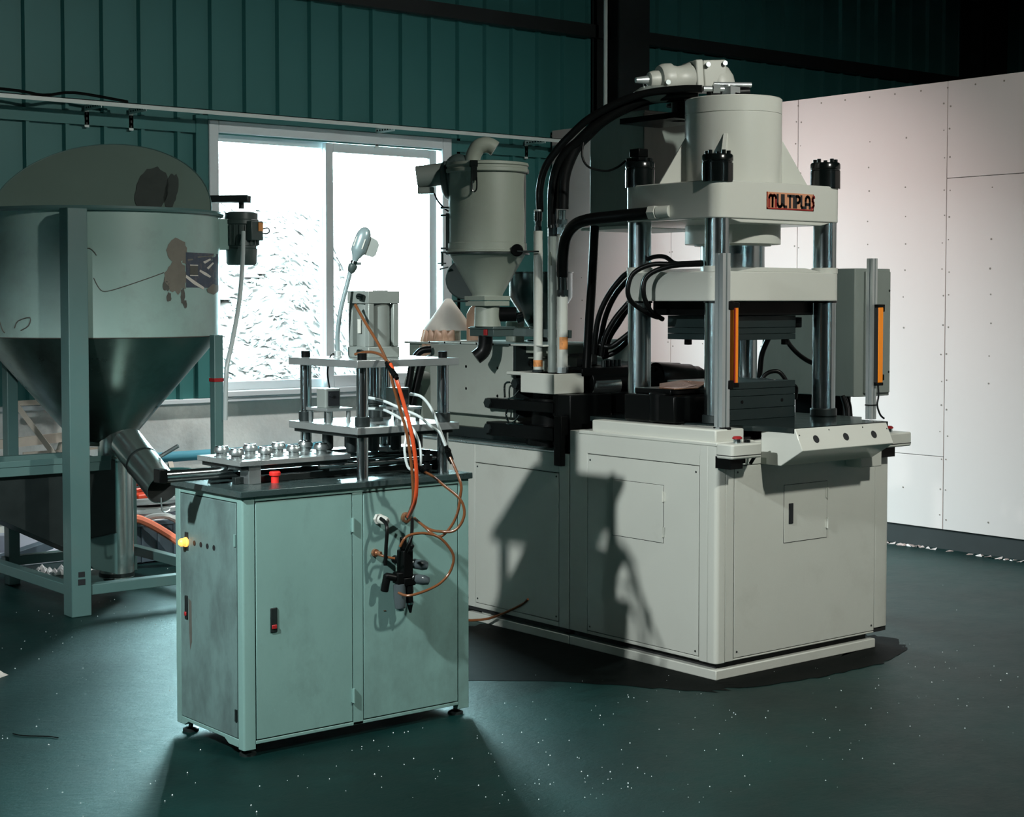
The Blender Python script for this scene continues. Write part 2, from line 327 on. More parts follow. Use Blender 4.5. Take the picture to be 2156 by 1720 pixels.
PATHS = {
'H1':[(4.722, 5.621, 1.903),(4.703, 5.599, 2.006),(4.704, 5.561, 2.098),(4.727, 5.505, 2.174),(4.752, 5.448, 2.232),(4.796, 5.375, 2.301),(4.875, 5.273, 2.368),(4.952, 5.174, 2.406),(5.042, 5.063, 2.419),(5.098, 4.981, 2.417)],
'H2':[(4.744, 5.564, 1.832),(4.734, 5.55, 1.985),(4.736, 5.525, 2.085),(4.758, 5.484, 2.161),(4.796, 5.431, 2.214),(4.829, 5.381, 2.265),(4.91, 5.292, 2.34),(4.985, 5.209, 2.387),(5.068, 5.118, 2.402),(5.136, 5.04, 2.403)],
'H3':[(4.754, 5.505, 1.91),(4.756, 5.5, 2.034),(4.769, 5.486, 2.11),(4.797, 5.461, 2.187),(4.834, 5.427, 2.241),(4.886, 5.381, 2.304),(4.966, 5.313, 2.362),(5.054, 5.239, 2.4),(5.159, 5.151, 2.408)],
'H4':[(4.755, 5.504, 1.614),(4.715, 5.455, 1.697),(4.685, 5.399, 1.779),(4.673, 5.328, 1.83),(4.679, 5.242, 1.851),(4.715, 5.131, 1.86),(4.751, 5.022, 1.867),(4.769, 4.926, 1.871)],
'A':[(4.917, 5.475, 1.262),(4.915, 5.445, 1.415),(4.933, 5.398, 1.523),(4.964, 5.341, 1.604),(4.981, 5.295, 1.635)],
'B':[(4.966, 5.5, 1.254),(4.972, 5.463, 1.414),(4.988, 5.418, 1.517),(5.011, 5.367, 1.583),(5.024, 5.325, 1.611)],
'C':[(4.944, 5.454, 1.251),(4.947, 5.435, 1.333),(4.972, 5.399, 1.415),(5.009, 5.352, 1.487),(5.04, 5.311, 1.54)],
'D':[(4.989, 5.481, 1.249),(4.998, 5.459, 1.332),(5.024, 5.421, 1.405),(5.049, 5.385, 1.472),(5.083, 5.341, 1.534)],
'E':[(4.937, 5.459, 1.303),(4.959, 5.426, 1.294),(4.972, 5.399, 1.303),(5.01, 5.352, 1.349),(5.041, 5.311, 1.391)],
'F':[(4.981, 5.488, 1.245),(5.018, 5.436, 1.272),(5.052, 5.388, 1.324),(5.084, 5.34, 1.38)],
'S1':[(4.813, 4.697, 1.658),(4.796, 4.84, 1.654),(4.75, 4.928, 1.653),(4.706, 4.99, 1.618),(4.687, 5.005, 1.556),(4.71, 5.012, 1.502),(4.785, 5.003, 1.454),(4.862, 5.005, 1.431)],
'S2':[(4.799, 4.683, 1.651),(4.775, 4.818, 1.647),(4.74, 4.898, 1.625),(4.715, 4.931, 1.589),(4.711, 4.935, 1.53),(4.754, 4.951, 1.474),(4.813, 4.981, 1.448),(4.878, 4.992, 1.423)],
'S3':[(4.841, 4.829, 1.658),(4.846, 4.89, 1.66),(4.85, 4.951, 1.687),(4.847, 5.017, 1.688),(4.841, 5.087, 1.667)],
'R1':[(5.421, 4.874, 1.345),(5.409, 4.905, 1.27),(5.414, 4.922, 1.19),(5.423, 4.936, 1.149)],
'R2':[(5.432, 4.8, 1.362),(5.467, 4.804, 1.316),(5.516, 4.797, 1.271),(5.571, 4.784, 1.236),(5.627, 4.771, 1.216)],
'R3':[(5.394, 4.895, 1.151),(5.409, 4.884, 1.176),(5.43, 4.866, 1.189),(5.454, 4.846, 1.187),(5.474, 4.83, 1.159),(5.481, 4.825, 1.138)],
'wire':[(4.713, 5.319, 2.188),(4.703, 5.314, 2.126),(4.719, 5.288, 2.08),(4.768, 5.235, 2.063),(4.802, 5.196, 2.078),(4.823, 5.165, 2.106)],
'tankpipe':[(5.053, 5.622, 1.843),(4.985, 5.565, 1.574),(4.914, 5.51, 1.315),(4.846, 5.453, 1.04),(4.785, 5.39, 0.94)],
'IB1':[(4.672, 6.382, 1.267),(4.631, 6.416, 1.256),(4.601, 6.44, 1.198),(4.59, 6.449, 1.117),(4.571, 6.464, 1.001)],
'IB2':[(4.702, 6.423, 1.219),(4.669, 6.449, 1.196),(4.655, 6.461, 1.138),(4.637, 6.476, 1.045),(4.626, 6.485, 0.975)],
'T1':[(3.215, 4.848, 1.487),(3.215, 4.783, 1.423),(3.209, 4.685, 1.341),(3.156, 4.56, 1.284),(3.153, 4.525, 1.217),(3.17, 4.51, 1.137),(3.187, 4.496, 1.056),(3.197, 4.488, 0.975),(3.209, 4.492, 0.893),(3.221, 4.508, 0.818),(3.276, 4.618, 0.748)],
'T1b':[(3.198, 4.823, 1.312),(3.199, 4.744, 1.322),(3.186, 4.652, 1.316),(3.159, 4.558, 1.29)],
'T2':[(3.157, 4.547, 1.287),(3.156, 4.509, 1.234),(3.169, 4.486, 1.154),(3.181, 4.463, 1.067),(3.192, 4.454, 0.978),(3.202, 4.459, 0.889),(3.214, 4.488, 0.815),(3.273, 4.607, 0.749)],
'T3':[(3.371, 4.502, 0.967),(3.375, 4.473, 0.925),(3.379, 4.444, 0.869),(3.377, 4.446, 0.827),(3.37, 4.451, 0.774),(3.353, 4.465, 0.726),(3.326, 4.487, 0.69),(3.304, 4.505, 0.697),(3.293, 4.539, 0.72),(3.301, 4.61, 0.742)],
'T5':[(3.247, 4.5, 0.923),(3.293, 4.488, 0.899),(3.319, 4.467, 0.871),(3.364, 4.431, 0.822),(3.376, 4.421, 0.777),(3.367, 4.428, 0.737),(3.346, 4.445, 0.711),(3.32, 4.479, 0.708),(3.305, 4.53, 0.712),(3.301, 4.61, 0.74)],
'T4':[(3.181, 4.528, 0.663),(3.194, 4.517, 0.692),(3.219, 4.509, 0.704),(3.258, 4.491, 0.706),(3.299, 4.47, 0.693),(3.332, 4.457, 0.66),(3.353, 4.452, 0.619),(3.344, 4.46, 0.57),(3.314, 4.471, 0.534),(3.277, 4.488, 0.512),(3.23, 4.5, 0.499),(3.204, 4.522, 0.493),(3.194, 4.556, 0.499)],
'K1':[(3.164, 4.618, 0.751),(3.159, 4.584, 0.742),(3.152, 4.563, 0.72),(3.15, 4.566, 0.663),(3.153, 4.576, 0.596)],
'K2':[(3.171, 4.664, 0.628),(3.145, 4.596, 0.63),(3.158, 4.572, 0.624),(3.179, 4.555, 0.619)],
'K3':[(3.272, 4.583, 0.744),(3.234, 4.536, 0.691),(3.214, 4.539, 0.64)],
'W1':[(3.229, 4.784, 1.159),(3.24, 4.711, 1.15),(3.248, 4.653, 1.136),(3.269, 4.611, 1.119),(3.297, 4.575, 1.1),(3.321, 4.543, 1.069),(3.345, 4.523, 1.046),(3.358, 4.513, 1.01),(3.368, 4.504, 0.975)],
'W2':[(3.228, 4.785, 1.12),(3.24, 4.711, 1.119),(3.242, 4.645, 1.104),(3.243, 4.58, 1.084),(3.246, 4.539, 1.059),(3.249, 4.511, 1.018),(3.248, 4.499, 0.975),(3.246, 4.501, 0.929)],
'W3':[(3.371, 4.734, 1.168),(3.385, 4.696, 1.164),(3.387, 4.656, 1.145),(3.376, 4.601, 1.11),(3.366, 4.557, 1.066),(3.365, 4.52, 1.013),(3.369, 4.503, 0.975)],
'W4':[(3.253, 4.572, 1.109),(3.229, 4.553, 1.073),(3.214, 4.539, 1.028),(3.205, 4.533, 0.988),(3.215, 4.525, 0.931),(3.238, 4.507, 0.923)],
'lampneck':[(3.187, 4.921, 1.299),(3.188, 4.921, 1.388),(3.197, 4.913, 1.473),(3.218, 4.897, 1.575),(3.224, 4.892, 1.605)],
'lampaxis':[(3.224, 4.892, 1.6),(3.232, 4.885, 1.646),(3.243, 4.876, 1.685),(3.27, 4.855, 1.765)],
'lampwire':[(3.176, 4.931, 1.299),(3.211, 4.992, 1.257),(3.281, 5.064, 1.17)],
'conduit':[(4.055, 7.14, 1.844),(4.059, 7.202, 1.676),(4.063, 7.263, 1.486),(4.047, 7.276, 1.294),(4.035, 7.286, 1.162)],
'motor':[(4.189, 7.354, 1.971),(4.187, 7.355, 1.704)],
'beam':[(3.873, 7.675, 2.071),(4.187, 7.291, 2.035)],
'chute':[(3.6, 7.51, 0.787),(3.557, 7.029, 0.596)],
'chutehandle':[(3.583, 7.137, 0.751),(3.608, 6.988, 0.797)],
'hook':[(3.554, 7.097, 0.59),(3.555, 7.095, 0.537),(3.564, 7.088, 0.498),(3.585, 7.071, 0.51)],
'valve':[(4.971, 5.239, 2.472),(5.024, 5.228, 2.484),(5.109, 5.191, 2.491),(5.201, 5.149, 2.505),(5.347, 5.062, 2.511)],
}

# ================================================================== the building
YW = 9.647; XP = 8.19
struct(MB().box(-3, 16, -4, 10.05, -0.1, 0).build('floor', 'floor', smooth=False))
struct(MB().box(-3, 16, -4, 10.05, 5.3, 5.4).build('ceiling', 'frame_dark', smooth=False))
# tall narrow slots added in two unseen walls: fill light, stripes on the chrome
wl_ = MB().box(-3.1, -3, -4, 5.2, 0, 5.3).box(-3.1, -3, 5.24, 7.6, 0, 5.3).box(-3.1, -3, 7.64, 10.05, 0, 5.3)
for y in (5.2, 7.6): wl_.box(-3.1, -3, y, y+0.04, 0, 0.9).box(-3.1, -3, y, y+0.04, 2.6, 5.3)
struct(wl_.build('wall_left', 'frame_dark', smooth=False))
wf_ = MB().box(-3, 4.6, -4.1, -4, 0, 5.3).box(4.64, 8.4, -4.1, -4, 0, 5.3).box(8.44, 16, -4.1, -4, 0, 5.3)
for x in (4.6, 8.4): wf_.box(x, x+0.04, -4.1, -4, 0, 0.9).box(x, x+0.04, -4.1, -4, 2.6, 5.3)
struct(wf_.build('wall_front', 'frame_dark', smooth=False))
struct(MB().box(16, 16.1, -4, 3.2, 0, 5.3).box(16, 16.1, 3.35, 10.05, 0, 5.3).box(16, 16.1, 3.2, 3.35, 0, 1.8).box(16, 16.1, 3.2, 3.35, 2.6, 5.3).build('wall_right', 'frame_dark', smooth=False))  # the slot in this unseen wall is added to light the back wall
# back wall: concrete plinth + steel cladding sheets
wb = struct(MB().box(-3, 16, YW, YW+0.2, 0, 0.83).build('wall_back', 'concrete', smooth=False))
MB().box(-3, 5.22, YW+0.05, YW+0.2, 0.83, 5.3).box(7.21, 16, YW+0.05, YW+0.2, 0.83, 5.3).box(5.22, 7.21, YW+0.05, YW+0.2, 2.69, 5.3).build('backing', 'frame_dark', wb, smooth=False)
def sheet(x, z0, z1, wd=0.255):
    # flat sheet whose right edge stands up as a folded rib
    pr = [(x, YW), (x+wd-0.045, YW), (x+wd-0.034, YW-0.032), (x+wd-0.011, YW-0.032), (x+wd, YW), (x+wd, YW+0.004), (x, YW+0.004)]
    return MB().prism(pr, 'z', z0, z1)
first = {}
def cladding(x, z0, z1, wd=0.255):
    k = (round(z0, 3), round(z1, 3), round(wd, 3))
    if k not in first:
        o = sheet(0, z0, z1, wd).build('cladding_panel', 'wallpanel', wb, smooth=False); first[k] = o
    else:
        o = first[k].copy(); COL.objects.link(o); o.parent = wb
    o.location = (x, 0, 0)
X0 = 3.996 - 0.234 - 0.255*9
for i in range(55):
    x = X0+0.255*i
    if x > 15.7: break
    cladding(x, 2.76, 5.3)
    if x < 5.0: cladding(x, 0.83, 2.76)
    elif x < 5.12: cladding(x, 0.83, 2.76, 5.2-x)
    elif x < 7.2: cladding(x, 2.70, 2.76)
    elif x < 8.2: cladding(x, 0.83, 2.76)
# sill, girts, columns
struct(MB().box(2.0, 8.19, YW-0.05, YW+0.02, 0.828, 0.858).build('trim_1', 'white_pvc', bevel=0.004))
struct(MB().box(-3, 16, YW-0.10, YW-0.033, 3.56, 3.66).build('trim_2', 'frame_dark', smooth=False))
for k, x in enumerate((8.60, 13.38)):
    hcol = MB().box(x, x+0.32, YW-0.36, YW-0.345, 0, 5.3).box(x, x+0.32, YW-0.06, YW-0.045, 0, 5.3).box(x+0.15, x+0.17, YW-0.345, YW-0.06, 0, 5.3)
    struct(hcol.build('trim_%d' % (3+k), 'frame_dark', smooth=False))
struct(tube([(8.51, YW-0.30, 0.1), (8.51, YW-0.30, 5.2)], 0.016, 8, 1).build('trim_5', 'rail'))

# window: sliding, two sashes in a white frame
wf = bpy.data.objects.new('window_1', None); COL.objects.link(wf); wf.location = (6.2, YW, 0.86); struct(wf)
Y0, Y1 = YW-0.06, YW+0.10
MB().box(5.22, 5.29, Y0, Y1, 0.86, 2.69).box(7.13, 7.21, Y0, Y1, 0.86, 2.69).box(5.29, 7.13, Y0, Y1, 2.61, 2.69).box(5.29, 7.13, Y0, Y1, 0.86, 0.90).build('window_frame', 'white_pvc', wf, bevel=0.006)
def sash(x0, x1, y0, y1, z0, z1, b):
    fr = MB().box(x0, x0+b, y0, y1, z0, z1).box(x1-b, x1, y0, y1, z0, z1).box(x0+b, x1-b, y0, y1, z1-b, z1).box(x0+b, x1-b, y0, y1, z0, z0+b*1.3)
    o = fr.build('sash', 'white_pvc', wf, bevel=0.004)
    MB().box(x0+b, x1-b, (y0+y1)/2-0.003, (y0+y1)/2+0.003, z0+b*1.3, z1-b).build('pane', 'glass', o, smooth=False)
    return o
sash(5.29, 6.20, YW+0.04, YW+0.08, 0.90, 2.61, 0.045)
sash(6.145, 7.10, YW-0.02, YW+0.02, 0.90, 2.60, 0.062)
# outer casing of the window, left side and head
struct(MB().box(5.13, 5.22, YW-0.045, YW+0.02, 0.86, 2.72).box(7.21, 7.27, YW-0.045, YW+0.02, 0.86, 2.72).box(5.22, 7.21, YW-0.045, YW+0.02, 2.69, 2.73).build('trim_6', 'wallpanel', bevel=0.004))

# white partition of gypsum boards
wp = struct(MB().box(XP+0.012, XP+0.10, 0.5, YW-0.04, 0.0, 2.80).build('wall_partition', 'gasket', smooth=False))
seams = [YW-0.04, 8.30, 7.127, 5.961, 4.79, 3.62, 2.45, 1.28, 0.5]
def board(ya, yb, za, zb):
    MB().box(XP, XP+0.012, yb+0.002, ya-0.002, za+0.0015, zb-0.0015).build('board', 'plaster', wp, bevel=0.002, smooth=False)
for i in range(len(seams)-1):
    a, b = seams[i], seams[i+1]
    if i == 3: cuts = [0.12, 2.235, 2.815]
    else: cuts = [0.12, 0.56, 2.815]
    for z0, z1 in zip(cuts[:-1], cuts[1:]): board(a, b, z0, z1)
sc = MB()
for i in range(len(seams)-1):
    a, b = seams[i], seams[i+1]
    for yy in (a-0.02, b+0.02, (a+b)/2, a-(a-b)*0.27, a-(a-b)*0.74):
        z = 0.2
        while z < 2.8:
            if yy in (a-0.02, b+0.02) or random.random() < 0.55:
                y2 = yy+random.uniform(-0.008, 0.008); z2 = z+random.uniform(-0.02, 0.02)
                sc.cyl((XP-0.0015, y2, z2), (XP+0.002, y2, z2), random.uniform(0.004, 0.0065), n=6)
            z += 0.165
    for k in range(6):
        y2 = a-(a-b)*k/6
        sc.cyl((XP-0.0015, y2, 2.775), (XP+0.002, y2, 2.775), 0.006, n=6)
stuff(sc.build('screw', 'screw', wp, smooth=False))
# crumbled mortar along the foot of the partition
rb = MB()
for k in range(150):
    y = random.uniform(3.0, 7.5); s = random.uniform(0.006, 0.018)
    rb.add([(XP-0.045+random.uniform(-0.03, 0.045)+s*a, y+s*b*1.8, max(0, s*c*0.8)) for a, b, c in ((1, 0, 0), (-1, .3, 0), (0, 1, 0), (0, -1, 0), (.1, .1, 1))],
           [(0, 2, 4), (2, 1, 4), (1, 3, 4), (3, 0, 4)])
o = stuff(rb.build('mortar_crumbs', 'plaster', smooth=False)); tag(o, 'pale mortar crumbs along the foot of the white partition', 'rubble')

# wall rail with slotted brackets
rl = thing('wall_rail', 'long pale metal rail on slotted brackets across the wall above the window', 'rail', (6.0, YW-0.1, 2.74))
yr = YW-0.277
MB().box(2.0, 8.12, yr-0.004, yr+0.03, 2.722, 2.727).box(2.0, 8.12, yr-0.004, yr, 2.697, 2.727).build('angle_bar', 'rail', rl, smooth=False)
MB().box(2.0, 8.15, YW-0.040, YW-0.033, 2.60, 2.68).build('backing_strip', 'wallpanel', rl, smooth=False)
for x in (4.36, 4.66, 6.545, 7.92):
    br = MB().box(x, x+0.004, yr-0.002, YW-0.034, 2.685, 2.722).box(x, x+0.03, yr-0.002, YW-0.034, 2.718, 2.722).box(x, x+0.03, YW-0.040, YW-0.034, 2.585, 2.722).build('bracket', 'rail', rl, smooth=False)
    h = MB()
    for k in range(7): h.box(x-0.001, x+0.001, yr+0.008+0.032*k, yr+0.026+0.032*k, 2.698, 2.710)
    for k in range(3): h.box(x+0.010, x+0.020, YW-0.041, YW-0.039, 2.60+0.032*k, 2.615+0.032*k)
    stuff(h.build('slot', 'frame_dark', br, smooth=False))
tag(tube([(2.4, YW-0.25, 2.737), (3.7, YW-0.25, 2.752), (4.0, YW-0.25, 2.735), (4.2, YW-0.25, 2.765), (4.55, YW-0.25, 2.737)], 0.009, 8).build('cable', 'rubber'), 'thin black cable lying on the wall rail at the left', 'cable')

# outdoors behind the window: a rubble and leaf strewn bank
bank = MB(); nx, ny = 50, 40
def bz(x, y):
    k = min(1.0, max(0.0, (9.6+0.64*(y-13)-x)/1.4)); k = k*k*(3-2*k)
    return -0.3+k*(max(0, (y-11.2))*0.62+0.10*math.sin(x*2.1+y)+0.08*math.sin(x*5.3-y*3.1))
for j in range(ny+1):
    for i in range(nx+1):
        x = 1+i*0.36; y = 10.3+j*0.16
        bank.v.append((x, y, bz(x, y)+random.uniform(-0.02, 0.02)))
for j in range(ny):
    for i in range(nx):
        a = j*(nx+1)+i; bank.f.append((a, a+1, a+nx+2, a+nx+1))
MT['bank'] = M('dry_bank', (0.10, 0.070, 0.064), 0.9, var=0.4, scale=4.5, dirt=0.9, dcol=(0.0215, 0.0105, 0.0092), dscale=2.0)
struct(bank.build('ground', 'bank'))
MT['leaf_a'] = M('dry_leaf', (0.0200, 0.0098, 0.0086), 0.8, var=0.45, scale=2)
MT['leaf_b'] = M('green_leaf', (0.0175, 0.0120, 0.0090), 0.8, var=0.5, scale=2)
MT['stone'] = M('pale_stone', (0.035, 0.03, 0.03), 0.9, var=0.3, scale=6)
def litter(n, zone, mat, name, lab, cat, sz):
    m = MB()
    for k in range(n):
        x = random.uniform(*zone[0]); y = random.uniform(*zone[1]); z = bz(x, y)+random.uniform(0.02, 0.06)
        a = random.uniform(0, PI); s = random.uniform(*sz); t = random.uniform(-0.15, 0.15)
        dx, dy = math.cos(a)*s, math.sin(a)*s
        V = [(x-dx, y-dy), (x+dy*.55, y-dx*.55), (x+dx, y+dy), (x-dy*.55, y+dx*.55)]
        m.add([(a_, b_, bz(a_, b_)+0.035+random.uniform(-0.3, 0.3)*s) for a_, b_ in V], [(0, 1, 2, 3)])
    tag(stuff(m.build(name, mat, smooth=False)), lab, cat)
litter(4200, ((5.6, 10.2), (10.8, 15.8)), 'leaf_a', 'dry_leaf_litter', 'dry brown leaf litter on the bright bank outside the window', 'leaves', (0.02, 0.075))
litter(1500, ((7.2, 9.2), (11.2, 14.6)), 'leaf_b', 'green_weeds', 'low green weeds on the bright bank outside the window', 'weeds', (0.02, 0.075))
st = MB()
for k in range(90):
    x = random.uniform(5, 12); y = random.uniform(11, 15.5); s = random.uniform(0.04, 0.16); z = bz(x, y)
    st.add([(x+s*a*random.uniform(.7, 1.2), y+s*b, z+s*c*0.6) for a, b, c in ((1, 0, 0), (-1, .2, .1), (0, 1, .1), (0.1, -1, 0), (.1, .1, 1), (.5, .5, .8))],
           [(0, 2, 5), (5, 2, 4), (2, 1, 4), (1, 3, 4), (3, 0, 4), (0, 5, 4)])
tag(stuff(st.build('bank_rubble', 'stone', smooth=False)), 'broken stones on the bright bank outside the window', 'rubble')

# pellets strewn over the floor
pe = MB()
for k in range(620):
    if random.random() < 0.45: x, y = random.uniform(1.6, 3.6), random.uniform(3.6, 7.6)
    elif random.random() < 0.6: x, y = random.uniform(3.0, 5.9), random.uniform(3.2, 5.0)
    else: x, y = random.uniform(2, 8), random.uniform(2.5, 9)
    if 2.6 < x < 3.6 and 4.62 < y < 5.12 or (4.6 < x < 5.75 and y > 4.40 and y < 6.6): continue
    s = random.uniform(0.0012, 0.0032)
    pe.add([(x+s, y, 0), (x, y+s, 0), (x-s, y, 0), (x, y-s, 0), (x, y, s*1.3)], [(0, 1, 4), (1, 2, 4), (2, 3, 4), (3, 0, 4)])
tag(stuff(pe.build('spilled_pellets', 'pellet', smooth=False)), 'tiny white plastic pellets spilled over the dark floor', 'pellets')

# ================================================================== the vertical press
PR = thing('moulding_press', 'tall grey four-column moulding press with red lettered nameplate and orange light bars', 'press', (5.18, 4.88, 0))
XL, YF, XR, YB = 4.64, 4.44, 5.72, 5.32
# plinth, toe recess, carcass
MB().box(XL+0.0, XR-0.09, YF+0.0, 5.322, 0.0, 0.04).build('plinth', 'press', PR, bevel=0.004)
MB().box(XL+0.03, XR-0.12, YF+0.03, 5.322, 0.04, 0.066).build('toe_recess', 'gasket', PR, smooth=False)
body = MB()
body.prism(rrect(XL+0.006, XR, YF+0.006, YB, 0.02, 4), 'z', 0.066, 0.925)
base = body.build('base_cabinet', 'gasket', PR)
fr = MB()
# front frame (stiles and rails round the front panel)
fr.prism([(4.690, YF), (4.738, YF), (4.738, YF+0.03), (4.690, YF+0.03)], 'z', 0.066, 0.94)
fr.prism(rrect(XL, XL+0.05, YF, YF+0.05, 0.018, 5, (1, 0, 0, 0)), 'z', 0.064, 0.94)
fr.prism(rrect(5.620, XR+0.002, YF, YF+0.06, 0.03, 5, (0, 1, 0, 0)), 'z', 0.085, 0.94)
fr.box(4.738, 5.62, YF, YF+0.03, 0.846, 0.94)
fr.box(4.738, 5.62, YF+0.001, YF+0.03, 0.066, 0.074)
# left frame
fr.box(XL, XL+0.03, YF+0.05, 4.536, 0.064, 0.94)
fr.box(XL, XL+0.03, 4.536, 5.21, 0.846, 0.94)
fr.box(XL, XL+0.03, 5.205, YB, 0.066, 0.94)
fr.box(XL, XL+0.03, 4.536, 5.205, 0.066, 0.080)
fr.box(XL+0.03, XR, YF+0.03, YB, 0.925, 0.94)
fr.build('frame', 'press', PR, bevel=0.003)
fp = box(4.7405, 5.6175, YF, YF+0.02, 0.0765, 0.8435).build('access_panel', 'press', PR, bevel=0.0015)
sp = box(XL, XL+0.02, 4.5385, 5.2025, 0.0825, 0.8435).build('access_panel', 'press', PR, bevel=0.0015)
def screw_dots(pts, nrm, r, par, mat='frame_dark'):
    m = MB()
    for p in pts:
        p = Vector(p); m.cyl(p, p+Vector(nrm)*0.0015, r, n=8)
    return stuff(m.build('screw', mat, par, smooth=False))
screw_dots([(4.757, YF, 0.10), (5.60, YF, 0.10), (5.60, YF, 0.82), (4.757, YF, 0.82)], (0, -1, 0), 0.0045, fp)
screw_dots([(XL, 4.555, 0.10), (XL, 4.555, 0.82), (XL, 5.187, 0.82), (XL, 5.187, 0.10)], (-1, 0, 0), 0.0045, sp)
# small hinged doors on both panels
def small_door(par, axis, a0, a1, z0, z1, hinge_at, latch_at=None):
    q = 0.002
    if axis == 'y':
        rim = MB().box(a0-.002, a1+.002, YF-0.0006, YF+0.005, z0-.002, z1+.002).build('door_gap', 'gasket', par, smooth=False)
        d = box(a0, a1, YF-q, YF+0.01, z0, z1).build('door', 'press', par, bevel=0.001)
        for zz in (z0+0.06, z1-0.05): MB().cyl((hinge_at, YF-0.006, zz-0.022), (hinge_at, YF-0.006, zz+0.022), 0.004, n=8).box(hinge_at-0.010, hinge_at+0.010, YF-0.004, YF, zz-0.020, zz+0.020).build('hinge', 'press', d)
        if latch_at: box(latch_at[0], latch_at[1], YF-0.006, YF, latch_at[2], latch_at[3]).build('latch', 'plate_black', d, bevel=0.002)
    else:
        rim = MB().box(XL-0.0006, XL+0.005, a0-.002, a1+.002, z0-.002, z1+.002).build('door_gap', 'gasket', par, smooth=False)
        d = box(XL-q, XL+0.01, a0, a1, z0, z1).build('door', 'press', par, bevel=0.001)
        for zz in (z0+0.045, z1-0.045): MB().cyl((XL-0.006, hinge_at, zz-0.022), (XL-0.006, hinge_at, zz+0.022), 0.004, n=8).box(XL-0.004, XL, hinge_at-0.010, hinge_at+0.010, zz-0.020, zz+0.020).build('hinge', 'press', d)
small_door(fp, 'y', 5.033, 5.300, 0.512, 0.748, 5.300, (5.060, 5.086, 0.588, 0.672))
small_door(sp, 'x', 4.739, 5.045, 0.514, 0.749, 4.739)
# upper ledge, bed
MB().prism([(XL+0.012, YF+0.02), (4.815, YF+0.02), (4.815, 4.56), (4.80, 5.19), (XL+0.012, 5.19)], 'z', 0.94, 0.992).build('upper_ledge', 'press', PR, bevel=0.006)
MB().box(XL-0.004, 4.85, YF-0.004, 5.26, 0.928, 0.945).build('cover_edge', 'press', PR, bevel=0.005)
bed = MB().prism([(4.80, 4.56), (4.89, 4.40), (4.89, 4.265), (5.475, 4.262), (5.475, 4.40), (5.60, 4.50), (5.60, 5.28), (4.72, 5.28), (4.72, 5.0)], 'z', 0.978, 1.0)
bed.build('bed_plate', 'bed', PR, bevel=0.002)
MB().box(4.93, 5.45, 4.62, 5.20, 0.94, 0.978).build('bed_support', 'black', PR, smooth=False)
# folded console under the front of the bed
prof = [(4.44, 0.976), (4.262, 0.997), (4.222, 0.912), (4.334, 0.845), (4.44, 0.845)]
con = MB().prism(prof, 'x', 4.893, 5.462).build('console', 'press_gloss', PR, bevel=0.003)
box(4.892, 4.895, 4.41, 4.4401, 0.846, 0.872).build('console_tab', 'graybox', con, smooth=False)
cn = Vector((0, -0.905, 0.425))   # normal of the sloping face
for xx in (4.995, 5.178, 5.355):
    t = 0.52
    p = Vector((xx, 4.262+(4.222-4.262)*t, 0.997+(0.912-0.997)*t))
    h = MB().lathe(p, [(0.0, 0.0006), (0.0150, 0.0006), (0.0150, 0.0012), (0.0165, 0.0012), (0.0165, -0.002)], cn, 20)
    h.build('button_hole', 'plate_black', con)
screw_dots([Vector((xx, 4.262-0.040*t, 0.997-0.085*t)) for xx, t in ((4.905, .3), (5.09, .15), (5.30, .15), (5.45, .3))], cn, 0.003, con)
MB().box(5.42, 5.56, 4.36, 4.44, 0.80, 0.88).build('console_bracket', 'press', PR, bevel=0.004)
# two push-button boxes on the corners
def button_box(x0, x1, y0, y1, z0, z1, green):
    b = MB().prism(rrect(x0, x1, y0, y1, 0.012, 3), 'z', z0, z1).build('button_box', 'press', PR, bevel=0.006)
    MB().prism(rrect(x0-0.001, x1+0.001, y0-0.001, y1+0.001, 0.012, 3), 'z', z0+0.012, z0+0.015).build('box_seam', 'gasket', b)
    ex, ey = x0+0.075, (y0+y1)/2
    cyl((ex, ey, z1), (ex, ey, z1+0.016), 0.016).build('button_collar', 'chrome', b)
    MB().lathe((ex, ey, z1+0.014), [(0, 0.014), (0.014, 0.013), (0.020, 0.008), (0.020, 0.003), (0.013, 0.0), (0, 0.0)], n=20).build('emergency_button', 'darkred', b)
    if green:
        cyl((ex+0.055, ey, z1), (ex+0.055, ey, z1+0.010), 0.014).build('push_button', 'blacknut', b)
        tube([(x1-0.001, ey, z0+0.05), (x1+0.02, ey, z0+0.045), (x1+0.022, ey, z0+0.02), (x1-0.01, ey+0.01, z0-0.03)], 0.007, 8).build('cable', 'rubber', b)
    return b
button_box(4.615, 4.785, 4.335, 4.425, 0.886, 0.944, True)
MB().box(4.63, 4.70, 4.36, 4.44, 0.845, 0.892).box(4.645, 4.76, 4.40, 4.44, 0.86, 0.892).build('box_bracket', 'black', PR, smooth=False)
button_box(5.60, 5.765, 4.36, 4.47, 0.875, 0.935, False)
MB().box(5.60, 5.70, 4.40, 4.46, 0.83, 0.875).build('box_bracket', 'black', PR, smooth=False)

